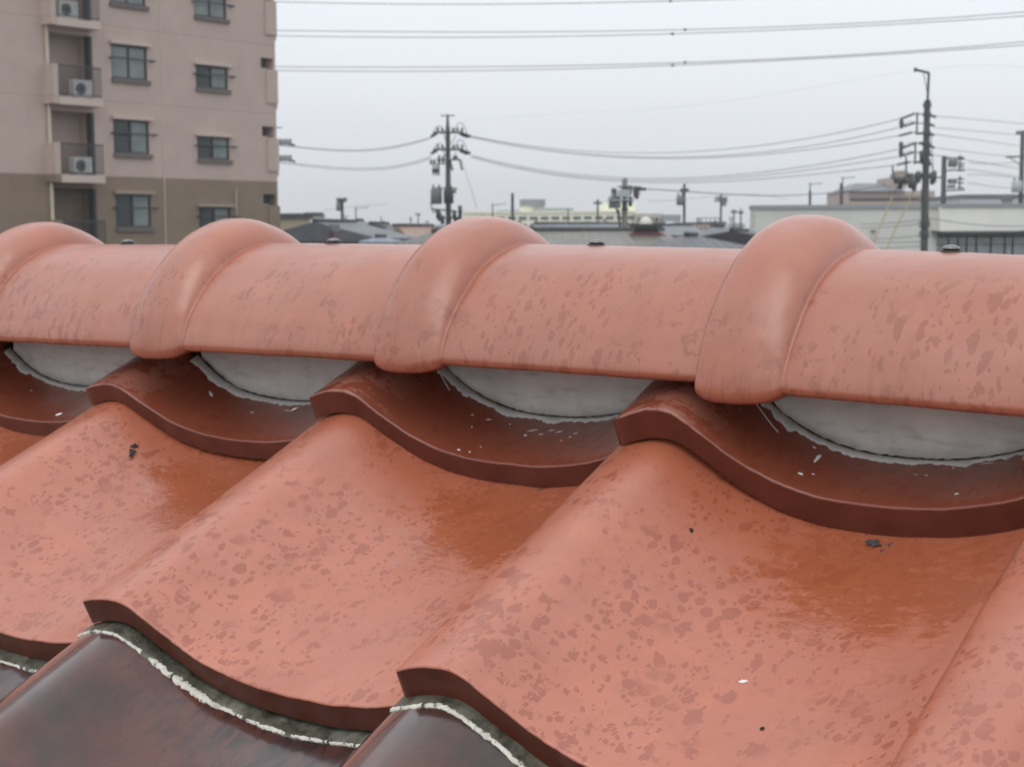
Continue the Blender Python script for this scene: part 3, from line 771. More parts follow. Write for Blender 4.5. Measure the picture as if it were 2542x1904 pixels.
# tree-like brown crown behind it: bare rusty shrub on the roof terrace
TR = empty('autumn_tree', at(2232, 520, 150)*1.0); TR.location.z = 0
tag(TR, 'brown leaved tree top showing over the pink building roof', 'tree')
ztr = at(2232, 438, 150).z
MB().tube([(0, 0, 0), (.1, 0, ztr*.6), (0, 0, ztr)], [.22, .15, .05], 8).build('trunk', plain('bark', (.08, .06, .045), .9), TR)
m = MB(); rr_ = random.Random(5)
for i in range(1400):
    th_ = rr_.uniform(0, 2*pi); ph_ = math.acos(rr_.uniform(-1, 1)); rad = rr_.uniform(.35, 1)**.5*(1+.3*noise.noise(Vector((cos(th_)*2, sin(th_)*2, ph_))))
    c = Vector((rad*1.05*sin(ph_)*cos(th_), rad*.9*sin(ph_)*sin(th_), ztr-.35+rad*.95*cos(ph_))); d1 = Vector([rr_.uniform(-1, 1) for _ in range(3)]).normalized()*.10; d2 = Vector([rr_.uniform(-1, 1) for _ in range(3)]).normalized()*.08
    m.add([c-d1, c+d2, c+d1], [(0, 1, 2)])
m.build('crown', plain('rusty_leaves', (.24, .14, .08), .8, 0, .4, 4), TR)

# ---- white flat building on the right
Wb, zt = bld('commercial_building', 'long white flat-roofed building with a dark window strip behind the right utility pole', 'building', 2330, 512, 70, -.0)
kw = 70/FPX
def Xw(px): return (px-2330)*kw
def Zw(py): return EYE + (at(2330, py, 70).z-EYE)
def panel_mat(name, c):
    t = NT(name); oc = t.tc.outputs['Object']; Z_ = t.sep(oc)[2]
    n = t.noise(t.mapping(oc, (1, 1, .15)), 1.2, 5, .6)
    return t.done(Base_Color=t.mix(t.mapr(n, .3, .75), c, tuple(x*.9 for x in c)), Roughness=.6)
M['wp1'] = panel_mat('white_panel', (.86, .85, .78)); M['wp_shade'] = panel_mat('shaded_white_panel', (.66, .66, .605))
# left wing: its weaker light is put into a greyer panel colour
MB().box(Xw(1878), Xw(2332), .3, 1.9, 0, zt-.1).build('side_wall', M['wp_shade'], Wb)
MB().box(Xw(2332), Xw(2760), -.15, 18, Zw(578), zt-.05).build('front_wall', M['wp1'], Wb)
MB().box(Xw(1876), Xw(2333), .22, 2.0, zt-.1, zt+.08).build('roof_coping', WMAT['grey'], Wb)
MB().box(Xw(2333.5), Xw(2762), -.24, 18, zt-.05, zt+.1).build('roof_coping', WMAT['grey'], Wb)
MB().box(Xw(2332.5), Xw(2760), .9, 17, 0, Zw(578.5)).build('window_wall', WMAT['grey'], Wb)
MB().box(Xw(2318), Xw(2762), -.55, .88, Zw(580), Zw(574.5)).build('canopy', FRAME, Wb)
x = 2336; i = 0
wds = [33, 24, 22, 24, 37, 35, 20, 34, 30, 28, 30, 34, 26, 30]
for wd in wds:
    f_ = MB().box(Xw(x), Xw(x+wd-2), .80, .88, Zw(660), Zw(588)).build('window', FRAME, Wb)
    MB().box(Xw(x+1.5), Xw(x+wd-3.5), .765, .795, Zw(607), Zw(590)).build('pane', M.setdefault('pp', plain('curtained_glass', (.42, .46, .45), .25, 0, .35, 1.5)), f_)
    MB().box(Xw(x+1.5), Xw(x+wd-3.5), .765, .795, Zw(658), Zw(609)).build('pane', M['pp'], f_)
    x += wd
for px_ in (1895, 2172):
    MB().box(Xw(px_-6), Xw(px_+6), .12, .29, Zw(573), Zw(571)).build('wall_bracket', M['iron'], Wb)
# long low pale building on its far side
house('long low pale metal building seen over the white building at the right', 2322, 2515, 488, 512, 120, 12, .0, 'steel', 'slate', 'flat', name='warehouse')
house('small dark grey rooftop block at the right end of the long low building', 2488, 2513, 487, 512, 105, 3, .0, 'grey', 'slate', 'flat', name='rooftop_block')

# ---- black chimney with a white dome on the roofs
C_, zt = bld('chimney', 'black roof chimney with a small white dome between the dark roofs', 'chimney', 1603, 560, 47, 0)
MB().box(-.33, .33, -.3, .3, 0, zt-.08).build('stack', M['dark'], C_)
MB().box(-.47, .47, -.42, .42, zt-.08, zt+.04).build('cap', M['dark'], C_)
MB().tube([(0, 0, zt+.04), (0, 0, zt+.12), (0, 0, zt+.22), (0, 0, zt+.27)], [.2, .2, .13, .02], 12).build('dome', WMAT['white'], C_)
m = MB(); zz = at(1603, 598, 47).z; m.add([(-.85, -.7, zz), (.85, -.7, zz), (.85, .7, zz), (-.85, .7, zz), (-.33, -.3, zz+.3), (.33, -.3, zz+.3), (.33, .3, zz+.3), (-.33, .3, zz+.3)], [(0, 3, 2, 1), (0, 1, 5, 4), (1, 2, 6, 5), (2, 3, 7, 6), (3, 0, 4, 7), (4, 5, 6, 7)])
m.build('skirt', WMAT['maroon'], C_)

# ==================================================================== apartment block
DX = (_rt*3129 + _fw*3810).normalized(); DN = (_fw*3129 - _rt*3810).normalized()      # along the wall, into the building
A0 = at(320, 586, 57.6)
APT = empty('apartment_block', (A0.x, A0.y, 0), atan2(DX.y, DX.x))
tag(APT, 'tall dusty-pink apartment block with brown lower storeys, recessed balconies and dark framed windows', 'building')
A00 = Vector((A0.x, A0.y, 0))
def F(px, py, dn=0.0):
    d = ray(px, py); P0 = A00 + DN*dn
    t = (P0 - CAM).dot(DN)/d.dot(DN); P = CAM + d*t
    return (P-A00).dot(DX), P.z
def mk_apt():
    t = NT('apartment_render'); oc = t.tc.outputs['Object']; Z_ = t.sep(oc)[2]
    zb = F(239, 438)[1]
    n = t.noise(oc, 1.1, 5, .6); st = t.noise(t.mapping(oc, (1, 1, .06)), 5, 5, .6)
    base = t.mix(t.mapr(n, .3, .7), (.470, .372, .325), (.530, .422, .370))
    base = t.mix(t.mapr(st, .60, .78, 0, .38), base, (.25, .19, .165))
    low = t.mix(t.mapr(n, .3, .7), (.225, .172, .128), (.27, .208, .156))
    low = t.mix(t.mapr(st, .58, .78, 0, .4), low, (.12, .10, .08))
    k_ = t.math('LESS_THAN', Z_, zb)
    # horizontal pour joints, one each storey
    ph = t.math('FRACT', t.math('DIVIDE', t.math('SUBTRACT', Z_, zb), 2.745))
    jn = t.math('LESS_THAN', ph, .012)
    base = t.mix(t.math('MULTIPLY', jn, .35), base, (.2, .15, .13))
    base = t.mix(k_, base, low)
    return t.done(Base_Color=base, Roughness=.85, Specular_IOR_Level=.25, Normal=t.bump(t.noise(oc, 14, 3), .2, .01))
M['apt'] = mk_apt(); M['slab'] = plain('pinkish_slab', (.56, .455, .395), .85, 0, .08, 1); M['slabdk'] = plain('brown_slab', (.34, .28, .22), .85, 0, .08, 1)
M['curt'] = plain('curtained_window_glass', (.20, .24, .23), .15, 0, .55, 1.4); M['pane_dk'] = plain('dark_window_glass', (.035, .045, .05), .08, 0, .4, 1.2)
FH = 2.745
zb = F(239, 438)[1]
holes = []
sA0, zA0 = F(275, 109); sA1, _ = F(364, 111); zA1 = F(275, 193)[1]       # first window column, third storey above the brown
sB0, zB0 = F(485, 161); sB1, _ = F(565, 163); zB1 = F(485, 217)[1]
sC0 = F(117, 130)[0]; sC1 = F(228, 130)[0]; zC0 = F(170, 85)[1]; zC1 = F(170, 245)[1]
sR = F(683, 140)[0]; sL = -22.0
sN0 = F(647, 150)[0]; sN1 = F(678, 150)[0]; zN0 = F(655, 144)[1]; zN1 = F(655, 172)[1]
levels = range(-3, 6)
for f in levels:
    dz = FH*f
    holes.append(('A', sA0, sA1, zA1+dz, zA0+dz)); holes.append(('B', sB0, sB1, zB1+dz, zB0+dz)); holes.append(('C', sC0, sC1, zC1+dz, zC0+dz)); holes.append(('N', sN0, sR-.12, zN1+dz, zN0+dz))
    # balcony repeat farther left, out of the picture
ZT = zA0 + FH*5 + 1.5
holes = [h for h in holes if h[3] > .3 and h[4] < ZT-.2]
DEP = {'A': .16, 'B': .16, 'C': .85, 'N': .4}
xsb = sorted(set([sL, sR] + [h[1] for h in holes] + [h[2] for h in holes])); zsb = sorted(set([0, ZT] + [h[3] for h in holes] + [h[4] for h in holes]))
m = MB()
for i in range(len(xsb)-1):
    for j in range(len(zsb)-1):
        xm, zm = (xsb[i]+xsb[i+1])/2, (zsb[j]+zsb[j+1])/2
        if any(h[1] < xm < h[2] and h[3] < zm < h[4] for h in holes): continue
        m.add([(xsb[i], 0, zsb[j]), (xsb[i+1], 0, zsb[j]), (xsb[i+1], 0, zsb[j+1]), (xsb[i], 0, zsb[j+1])], [(0, 1, 2, 3)])
for kd, a, b, c, d in holes:
    D_ = DEP[kd]
    m.add([(a, 0, c), (b, 0, c), (b, 0, d), (a, 0, d), (a, D_, c), (b, D_, c), (b, D_, d), (a, D_, d)], [(0, 4, 5, 1), (1, 5, 6, 2), (2, 6, 7, 3), (3, 7, 4, 0), (4, 5, 6, 7)])
m.add([(sL, 0, 0), (sR, 0, 0), (sR, 12, 0), (sL, 12, 0), (sL, 0, ZT), (sR, 0, ZT), (sR, 12, ZT), (sL, 12, ZT)], [(4, 5, 6, 7), (1, 2, 6, 5), (2, 3, 7, 6), (3, 0, 4, 7)])
link('wall', m.mesh('wall', M['apt']), APT)
# projecting strip that catches the joint between the two halves
sJ = F(404, 300)[0]; sJ2 = F(240, 300)[0]
MB().box(sJ-.02, sJ+.02, -.02, .0, 0, ZT).build('wall_joint', M['slab'], APT)
for kd, a, b, c, d in holes:
    zc_ = (c+d)/2
    lowf = c < zb - .2
    if kd in 'AB':
        wn = MB()
        fr = .06
        wn.box(a, a+fr, .04, .13, c, d).box(b-fr, b, .04, .13, c, d).box(a+fr, b-fr, .04, .13, c, c+fr).box(a+fr, b-fr, .04, .13, d-fr, d)
        mid = (a+b)/2; wn.box(mid-.04, mid+.04, .05, .12, c+fr, d-fr)
        wo = wn.build('window', FRAME, APT)
        MB().box(a+fr, mid-.04, .085, .10, c+fr, d-fr).build('pane', M['pane_dk'] if (int(c*3) % 2) else M['curt'], wo)
        MB().box(mid+.04, b-fr, .085, .10, c+fr, d-fr).build('pane', M['curt'], wo)
        hd = MB().box(a-.10, b+.12, -.16, -.002, d+.01, d+.13).build('window_head', M['slab'] if not lowf else M['slabdk'], APT)
        sb = MB().box(a-.02, b+.10, -.10, -.002, c-.16, c-.01).build('sill', plain_sill if 'plain_sill' in globals() else M.setdefault('sill', plain('dark_sill', (.16, .13, .12), .8)), APT)
        zr_b = d - (d-c)*.42
        rl = MB().box(a-.12, b+.18, -.30, -.26, zr_b-.03, zr_b+.03)
        rl.box(a-.12, a-.08, -.26, -.002, zr_b-.03, zr_b+.03).box(b+.14, b+.18, -.26, -.002, zr_b-.03, zr_b+.03)
        rl.build('window_rail', FRAME, APT)
    elif kd == 'C':
        # balcony slab in front of the recess, railing above, and the post
        sm = M['slab'] if c - .3 > zb - .5 else M['slabdk']
        MB().box(a+.02, b-.02, -.62, .0-.002, c-.28, c-.003).build('balcony_slab', sm, APT)
        rl = MB().box(a+.05, b-.05, -.60, -.56, c+1.06, c+1.11).box(a+.05, b-.05, -.60, -.56, c+.06, c+.10)
        rr = rl.build('railing', FRAME, APT)
        nb = int((b-a)/.095)
        m2 = MB()
        for q in range(nb): xq = a+.07+(b-a-.14)*q/(nb-1); m2.box(xq-.010, xq+.010, -.595, -.567, c+.10, c+1.06)
        bb = m2.build('balusters', FRAME, rr); bb['kind'] = 'stuff'
        MB().box(a-.22, a+.01, -.60, -.002, c-.26, c+1.12).build('balcony_end_panel', M['apt'], APT)
        # dark box over the far jamb of the recess stands in for its shade
        MB().box(b-.12, b-.004, -.02, .30, c+.005, d-.005).build('jamb_shade', M['dark'], APT)
    else:
        MB().box(a+.25, sR+.06, -.07, .0-.003, c-1.35, c-.02).build('corner_parapet', M['apt'], APT)
        MB().box(sR+.003, sR+.10, .02, 3.2, c-1.55, c-.10).build('end_balcony', M['apt'], APT)
        MB().box(a+.02, a+.55, .30, .49, d-.35, d-.02).build('niche_shade', M['dark'], APT)  # dark box stands in for the shade inside the opening
        MB().box(a+.18, a+.42, .2, .42, c+.02, d-.4).build('downlight_box', WMAT['white'], APT)
MB().tube([(sC0-.06, -.09, 0), (sC0-.06, -.09, ZT)], .07, 10).build('downpipe', plain('cream_pipe', (.55, .47, .37), .6), APT)
MB().tube([(F(583, 480)[0], -.08, 0), (F(583, 480)[0], -.08, F(583, 470)[1])], .03, 8).build('conduit', WMAT['beige'], APT)
# air conditioners stand on the balconies
ac_n = 0
for (pa, pb, pt, side) in ((133, 175, (22, 56), 'topmost, at the left of its balcony'), (170, 213, (208, 244), 'on the middle balcony with a clean grille'), (170, 216, (396, 434), 'on the lowest lit balcony just above the brown storeys')):
    s0, z1 = F(pa, pt[0], .0); s1, z0 = F(pb, pt[1], .0)
    f = round((z0 - zC1)/FH); zf = zC1 + FH*f
    s1 = s0 + .78
    U = empty('air_conditioner', A00 + DX*((s0+s1)/2-.02) + DN*-.20 + Vector((0, 0, zf)), atan2(DX.y, DX.x))
    tag(U, 'white air conditioner outdoor unit, ' + side, 'air conditioner', 'air conditioner units on the balconies')
    MB().box(-.40, .40, -.15, .15, .06, .66).build('casing', M.setdefault('acw', plain('white_casing', (.90, .90, .86), .5)), U)
    MB().box(-.36, -.26, -.14, .14, 0, .06).box(.26, .36, -.14, .14, 0, .06).build('feet', M['dark'], U)
    gr = MB().tube([(-.09, -.151, .34), (-.09, -.165, .34)], .21, 20).build('fan_grille', M['tank'], U)
    MB().tube([(-.09, -.166, .34), (-.09, -.175, .34)], .07, 12).build('fan_hub', M['dark'], gr)

# ==================================================================== poles and wires
def pole(name, label, px, ytop, Z, r0=.17, r1=.11, mat='pole', group=None, cat='utility pole'):
    P = at(px, ytop, Z); o = empty(name, (P.x, P.y, 0), atan2(_rt.y, _rt.x)); tag(o, label, cat, group)
    MB().tube([(0, 0, 0), (0, 0, P.z*.5), (0, 0, P.z)], [r0, (r0+r1)/2, r1], 12).build('pole_shaft', M[mat], o)
    k = Z/FPX
    zz = lambda py: at(px, py, Z).z
    xx = lambda p: (p-px)*k
    return o, xx, zz
def arm(o, x0, x1, z, y=-.15, t=.045, z1=None, mat='iron', nm='crossarm'):
    z1 = z if z1 is None else z1
    return MB().tube([(x0, y, z), (x1, y, z1)], t, 6).build(nm, M[mat], o)
def insul(o, x, y, z, r=.07, h=.22, mat='ceramic'):
    return MB().tube([(x, y, z), (x, y, z+h*.3), (x, y, z+h*.32), (x, y, z+h*.6), (x, y, z+h*.62), (x, y, z+h)], [r*.5, r*.5, r, r*.9, r, r*.5], 8).build('insulator', M[mat], o)
def strain(o, p0, p1, r=.06):
    p0, p1 = Vector(p0), Vector(p1); d = p1-p0; pts = []; rs = []
    for i in range(9): pts.append(p0+d*(i/8)); rs.append(r if i % 2 else r*.45)
    return MB().tube(pts, rs, 8).build('strain_insulator', M['dark'], o)
def loop(o, p0, p1, h, r=.02, nm='jumper_cable'):
    p0, p1 = Vector(p0), Vector(p1)
    return MB().tube([p0.lerp(p1, i/10) + Vector((0, 0, h*4*(i/10)*(1-i/10))) for i in range(11)], r, 5).build(nm, M['wire'], o)
def can(o, x, y, z, r, h, mat='tank', nm='transformer'):
    t = MB().tube([(x, y, z), (x, y, z+.03), (x, y, z+h-.05), (x, y, z+h)], [r*.9, r, r, r*.8], 14).build(nm, M[mat], o)
    for a in (-1, 1): MB().tube([(x+a*r*.5, y, z+h), (x+a*r*.5, y, z+h+.12), (x+a*r*.5, y, z+h+.22)], [.05, .06, .03], 8).build('bushing', M['ceramic'], t)
    return t

# P1: the mast left of centre
o, xx, zz = pole('utility_pole', 'tall dark utility pole with two tiers of crossarms and two transformers, left of centre', 1111.5, 316, 80, .19, .12)
MB().tube([(0, 0, zz(318)), (0, 0, zz(285))], [.10, .06], 8).build('top_tube', M['tank'], o)
arm(o, xx(1095), xx(1129), zz(288), 0, .035)
for (ya, yb2) in ((332, 340), (374, 382)):
    arm(o, xx(1076), xx(1150), zz(ya)+.05, -.15, .06); arm(o, xx(1082), xx(1146), zz(ya)+.05, .15, .05)
    for x in (1087, 1098, 1125, 1136, 1147): insul(o, xx(x), -.15, zz(ya)+.08)
    strain(o, (xx(1085), -.1, zz(ya)), (xx(1069), -.1, zz(yb2)), .10); strain(o, (xx(1146), -.1, zz(ya)), (xx(1168), -.1, zz(yb2)), .10)
    strain(o, (xx(1140), .3, zz(ya)), (xx(1160), .5, zz(yb2)), .09)
    loop(o, (xx(1127), -.2, zz(ya-2)), (xx(1160), -.2, zz(ya+3)), .55); loop(o, (xx(1072), -.2, zz(yb2)), (xx(1106), -.2, zz(ya)), .45, .018)
    loop(o, (xx(1100), -.2, zz(ya)), (xx(1132), -.2, zz(ya+4)), -.5)
arm(o, xx(1084), xx(1142), zz(397), -.15, .05); strain(o, (xx(1141), -.15, zz(397)), (xx(1147), -.15, zz(423)), .07); strain(o, (xx(1117), -.15, zz(400)), (xx(1123), -.15, zz(424)), .07)
arm(o, xx(1066), xx(1111), zz(407), -.2, .04)
MB().box(xx(1073), xx(1091), -.5, -.1, zz(429), zz(420)).build('switch_box', M['dark'], o)
for x in (1076, 1083, 1089): MB().tube([(xx(x), -.3, zz(436)), (xx(x), -.3, zz(410))], .045, 6).build('fuse_cutout', M['dark'], o)
for x in (1070, 1078, 1090, 1100): insul(o, xx(x), -.2, zz(407))
arm(o, xx(1074), xx(1134), zz(468), -.15, .045)
can(o, xx(1082), -.25, zz(507), .30, .80); can(o, xx(1113), -.42, zz(506), .26, .72, 'dark')
MB().box(xx(1119), xx(1131), -.3, .1, zz(480), zz(471)).build('switch_box', M['tank'], o)
arm(o, xx(1070), xx(1132), zz(519), -.2, .05, zz(525)); arm(o, xx(1082), xx(1140), zz(541), -.2, .05)
loop(o, (xx(1068), -.2, zz(505)), (xx(1080), -.2, zz(520)), -.3, .03)
for (x, y) in ((1090, 545), (1097, 552), (1127, 540), (1141, 528), (1086, 538), (1141, 548), (1130, 556)): can(o, xx(x), -.25, zz(y+4), .11, .24, 'dark', 'cable_closure')
loop(o, (xx(1104), -.3, zz(436)), (xx(1117), -.3, zz(470)), .2, .022); loop(o, (xx(1118), -.3, zz(424)), (xx(1114), -.3, zz(468)), .4, .02)
for x in (1090, 1100, 1127, 1133): insul(o, xx(x), -.15, zz(397))
# P2: the big pole on the right
o2, xx2, zz2 = pole('utility_pole', 'big grey utility pole on the right with a bent top bracket and yellow guy wires', 2302, 250, 55, .17, .115)
MB().tube([(0, -.02, zz2(262)), (xx2(2304), -.02, zz2(182))], .045, 8).build('top_tube', M['dark'], o2)
MB().tube([(xx2(2305), -.02, zz2(183)), (xx2(2272), -.02, zz2(175))], .045, 8).build('top_bracket', M['dark'], o2)
MB().box(xx2(2268), xx2(2273), -.08, .06, zz2(180), zz2(170)).build('bracket_end', M['dark'], o2)
MB().tube([(xx2(2303), -.02, zz2(240)), (xx2(2291), -.02, zz2(184))], .015, 6).build('bracket_brace', M['dark'], o2)
MB().box(xx2(2297), xx2(2308), -.15, .15, zz2(256), zz2(250)).build('top_band', M['dark'], o2)
MB().box(xx2(2276), xx2(2279), -.05, .05, zz2(335), zz2(280)).build('spacer_rod', M['iron'], o2); MB().box(xx2(2273), xx2(2276), -.05, .05, zz2(407), zz2(352)).build('spacer_rod', M['iron'], o2)
WL = [(2236, 296, 2272, 282), (2236, 316, 2272, 305), (2234, 337, 2265, 329), (2236, 370, 2272, 356), (2236, 388, 2270, 378), (2230, 409, 2260, 402)]
for i, (xa, ya, xb, yb3) in enumerate(WL):
    strain(o2, (xx2(xb), 0, zz2(yb3)), (xx2(xa), .0, zz2(ya)), .055)
    MB().tube([(xx2(xb), 0, zz2(yb3)), (xx2(2302), 0, zz2(yb3+ (3 if i < 3 else 1)))], .022, 6).build('tie_rod', M['iron'], o2)
    if i in (1, 3, 4): can(o2, xx2(xa+3), 0, zz2(ya+3), .055, .09, 'dark', 'surge_arrester'); loop(o2, (xx2(xa+4), 0, zz2(ya)), (xx2(xb), 0, zz2(yb3)), .12, .008)
for (ya, L) in ((291, 22), (313, 18), (336, 18), (367, 20), (386, 14), (409, 12)):
    strain(o2, (xx2(2306), -.05, zz2(ya-4)), (xx2(2302+L), -.05, zz2(ya)), .06)
for y in (262, 285, 330, 358, 376, 405, 440): MB().tube([(0, 0, zz2(y)-.05), (0, 0, zz2(y)+.05)], .16, 12).build('pole_band', M['iron'], o2)
arm(o2, xx2(2276), xx2(2300), zz2(332), -.1, .045); arm(o2, xx2(2272), xx2(2300), zz2(403), -.1, .045); arm(o2, xx2(2282), xx2(2300), zz2(356), -.1, .06)
arm(o2, xx2(2215), xx2(2300), zz2(442), -.1, .04); arm(o2, xx2(2300), xx2(2340), zz2(441), -.1, .03)
for i in range(4): MB().tube([(xx2(2222+i*7), -.1-.05*i, zz2(451)), (xx2(2229+i*7), -.1-.05*i, zz2(449))], .10, 10).build('cable_closure', M['dark'], o2)
for x in (2258, 2266, 2275, 2284, 2292, 2313, 2321): insul(o2, xx2(x), -.1, zz2(443), .06, .2)
for (x, y) in ((2236, 464), (2262, 462), (2271, 468), (2281, 448), (2289, 398), (2316, 452), (2320, 447)): can(o2, xx2(x), -.15, zz2(y+6), .085, .2, 'dark', 'cable_closure')
MB().tube([(xx2(2220), -.05, zz2(445)), (xx2(2218), -.05, zz2(411))], .03, 6).build('riser_rod', M['iron'], o2); MB().tube([(xx2(2253), -.05, zz2(448)), (xx2(2251), -.05, zz2(388))], .03, 6).build('riser_rod', M['iron'], o2)
for h_, w_ in (((2290, 400), (2296, 470)), ((2310, 330), (2318, 440)), ((2308, 410), (2300, 452)), ((2292, 470), (2312, 560)), ((2308, 395), (2321, 450))):
    loop(o2, (xx2(h_[0]), -.15, zz2(h_[1])), (xx2(w_[0]), -.15, zz2(w_[1])), .10, .015)
MB().tube([(xx2(2290), -.14, zz2(470)), (xx2(2291), -.16, zz2(560)), (xx2(2294), -.16, 4)], .03, 6).build('riser_cable', M['wire'], o2)
for y in (553, 562, 578, 586): MB().tube([(0, 0, zz2(y)-.04), (0, 0, zz2(y)+.04)], .2, 12).build('pole_band', M['iron'], o2)
for (x0, y0, x1, y1) in ((2216, 488, 2168, 604), (2262, 488, 2195, 628)):
    p0 = at(x0, y0, 55); p1 = at(x1, y1, 50); d = p1-p0; p2 = p0 + d*(p0.z/(p0.z-p1.z))
    gw = MB().tube([p0, p2], .026, 6).build('guy_wire', M['guard']); tag(gw, 'yellow sleeved guy wire slanting down left of the big pole, ' + ('the left of the two' if x0 == 2216 else 'the right of the two'), 'guy wire', 'yellow guy wires')
    gw2 = MB().tube([p0, at(x0+18, y0-38, 55)], .02, 5).build('wire_end', M['wire'], gw)
# P3, P4 and the smaller poles
o3, xx3, zz3 = pole('utility_pole', 'dark utility pole with two side transformers just right of the big pole', 2344, 388, 92, .2, .15)
for y, w_ in ((394, 2392), (424, 2396), (474, 2396)): arm(o3, 0, xx3(w_), zz3(y), -.1, .05, zz3(y-2))
MB().box(xx3(2354), xx3(2372), -.5, .0, zz3(410), zz3(397)).build('switch_box', M['tank'], o3); MB().box(xx3(2356), xx3(2372), -.5, .0, zz3(453), zz3(446)).build('switch_box', M['tank'], o3)
for x in (2355, 2362, 2369): insul(o3, xx3(x), -.25, zz3(418), .10, .35); insul(o3, xx3(x), -.25, zz3(459), .10, .35); insul(o3, xx3(x), -.1, zz3(470), .08, .25)
MB().tube([(xx3(2382), -.1, zz3(425)), (xx3(2382), -.1, zz3(386))], .05, 6).build('arm_post', M['iron'], o3); MB().tube([(xx3(2383), -.1, zz3(470)), (xx3(2383), -.1, zz3(438))], .05, 6).build('arm_post', M['iron'], o3)
for y in (396, 407, 414, 424, 445, 455, 467): arm(o3, xx3(2376), xx3(2392), zz3(y), -.12, .05, mat='dark')
o4, xx4, zz4 = pole('utility_pole', 'utility pole cut by the right edge of the picture', 2539, 325, 95, .2, .13)
MB().box(xx4(2523), xx4(2536), -.1, .1, zz4(335), zz4(326)).build('switch_box', M['tank'], o4); arm(o4, xx4(2500), xx4(2560), zz4(389), -.1, .05)
for x in (2505, 2515, 2524, 2550): strain(o4, (xx4(x), -.1, zz4(389)), (xx4(x-7), -.1, zz4(391)), .07)
MB().tube([(xx4(2505), -.1, zz4(390)), (0, -.1, zz4(415))], .03, 5).build('arm_brace', M['iron'], o4)
can(o4, xx4(2524), -.3, zz4(478), .32, .7, 'tankpale')
o5, xx5, zz5 = pole('utility_pole', 'short grey concrete pole with a pale box and equipment platform behind the third ridge screw', 1551, 444, 60, .16, .10, 'pole_pale')
arm(o5, xx5(1534), xx5(1590), zz5(464), -.12, .045, zz5(466))
for i in range(3): strain(o5, (xx5(1574+i*3), -.1-.12*i, zz5(468+i)), (xx5(1604-i*2), -.1-.12*i, zz5(471)), .075)
MB().box(xx5(1534), xx5(1562), -.5, -.13, zz5(489), zz5(472)).build('control_box', M['tankpale'], o5)
MB().box(xx5(1506), xx5(1572), -.55, -.05, zz5(499), zz5(496)).build('platform', M['tankpale'], o5)
MB().tube([(xx5(1506), -.5, zz5(498)), (xx5(1524), -.3, zz5(482)), (xx5(1540), -.2, zz5(480))], .03, 6).build('platform_brace', M['tankpale'], o5)
can(o5, xx5(1523), -.3, zz5(494), .11, .2, 'tank', 'surge_arrester')
for x in (1516, 1528, 1533): can(o5, xx5(x), -.35, zz5(518), .10, .26, 'tank', 'fuse_cutout')
for (x, y) in ((1563, 480), (1576, 486), (1564, 508), (1580, 490)): can(o5, xx5(x), -.2, zz5(y+5), .07, .16, 'dark', 'cable_closure')
loop(o5, (xx5(1590), -.2, zz5(470)), (xx5(1576), -.2, zz5(487)), -.2, .012); loop(o5, (xx5(1565), -.2, zz5(474)), (xx5(1582), -.2, zz5(487)), .1, .012)
MB().tube([(xx5(1534), -.2, zz5(520)), (xx5(1538), -.2, zz5(560)), (xx5(1540), -.2, 3)], .045, 6).build('riser_cable', M['dark'], o5)
MB().tube([(xx5(1524), -.25, zz5(505)), (xx5(1534), -.2, zz5(535))], .03, 6).build('riser_cable', M['wire'], o5)
for y in (470, 500, 520): MB().tube([(0, 0, zz5(y)-.04), (0, 0, zz5(y)+.04)], .14, 12).build('pole_band', M['iron'], o5)
small = [(1699, 457, 100, 'thin pole with one round transformer between the concrete pole and the white building', [(476, 10)], [(1688, 500, .25, .6)]),
         (1790, 482, 130, 'thin pole with a drooping crossarm left of the white building', [(494, 14), (500, 16)], [(1797, 502, .2, .4)]),
         (1484, 495, 140, 'thin dark pole standing in front of the cream school', [(506, 10)], []),
         (1272, 480, 90, 'plain dark pole rising left of the grey rooftop block', [], []),
         (849, 493, 88, 'pole with a small transformer behind the maroon box', [(500, 12)], [(841, 514, .14, .35)]),
         (2011, 474, 100, 'bare dark pole with a television aerial above the left of the white building', [], []),
         (2088, 455, 100, 'dark pole with an aerial just left of the pink building', [], []),
         (1822, 520, 150, 'left of the two thin poles by the white building corner', [(528, 8)], []),
         (1839, 518, 150, 'right of the two thin poles by the white building corner', [(530, 6)], []),
         (1410, 518, 190, 'hair-thin lamp post in front of the school windows', [], []),
         (1038, 530, 190, 'tiny far pole over the orange roof', [(534, 6)], []),
         (946, 538, 200, 'tiny far pole over the dark gable', [], [])]
for px, yt, Z, lab, arms, cans in small:
    so_, sx, sz_ = pole('utility_pole', lab, px, yt, Z, .13, .085 if Z < 150 else .07, group='small poles of the far streets')
    for y, hw in arms:
        arm(so_, sx(px-hw), sx(px+hw), sz_(y), -.12, .06)
        for e in (-.9, -.4, .4, .9): insul(so_, sx(px+hw*e), -.12, sz_(y), .07, .2)
    for x, y, r, h in cans: can(so_, sx(x), -.2, sz_(y+10), r, h)
# hair-thin poles along the far streets
rq = random.Random(11); seen_lm = set()
for i in range(26):
    px = 720 + i*44 + rq.uniform(-14, 14); lm = min(LM, key=lambda q: abs(q[0]-px)); sd_ = 'left' if lm[0] > px else 'right'
    if (lm, sd_) in seen_lm: continue
    seen_lm.add((lm, sd_)); yt = rq.uniform(534, 556)
    so_, sx, sz_ = pole('utility_pole', 'hair-thin far pole %s of the %s' % (sd_, lm[1]), px, yt, rq.uniform(200, 280), .13, .08, group='hair-thin far poles')
    hw = rq.uniform(4, 8); arm(so_, sx(px-hw), sx(px+hw), sz_(yt+3), -.12, .07); arm(so_, sx(px-hw*.8), sx(px+hw*.8), sz_(yt+8), -.12, .06)
    if i % 3 == 0: can(so_, sx(px+rq.choice((-3, 3))), -.2, sz_(yt+18), .25, .6)
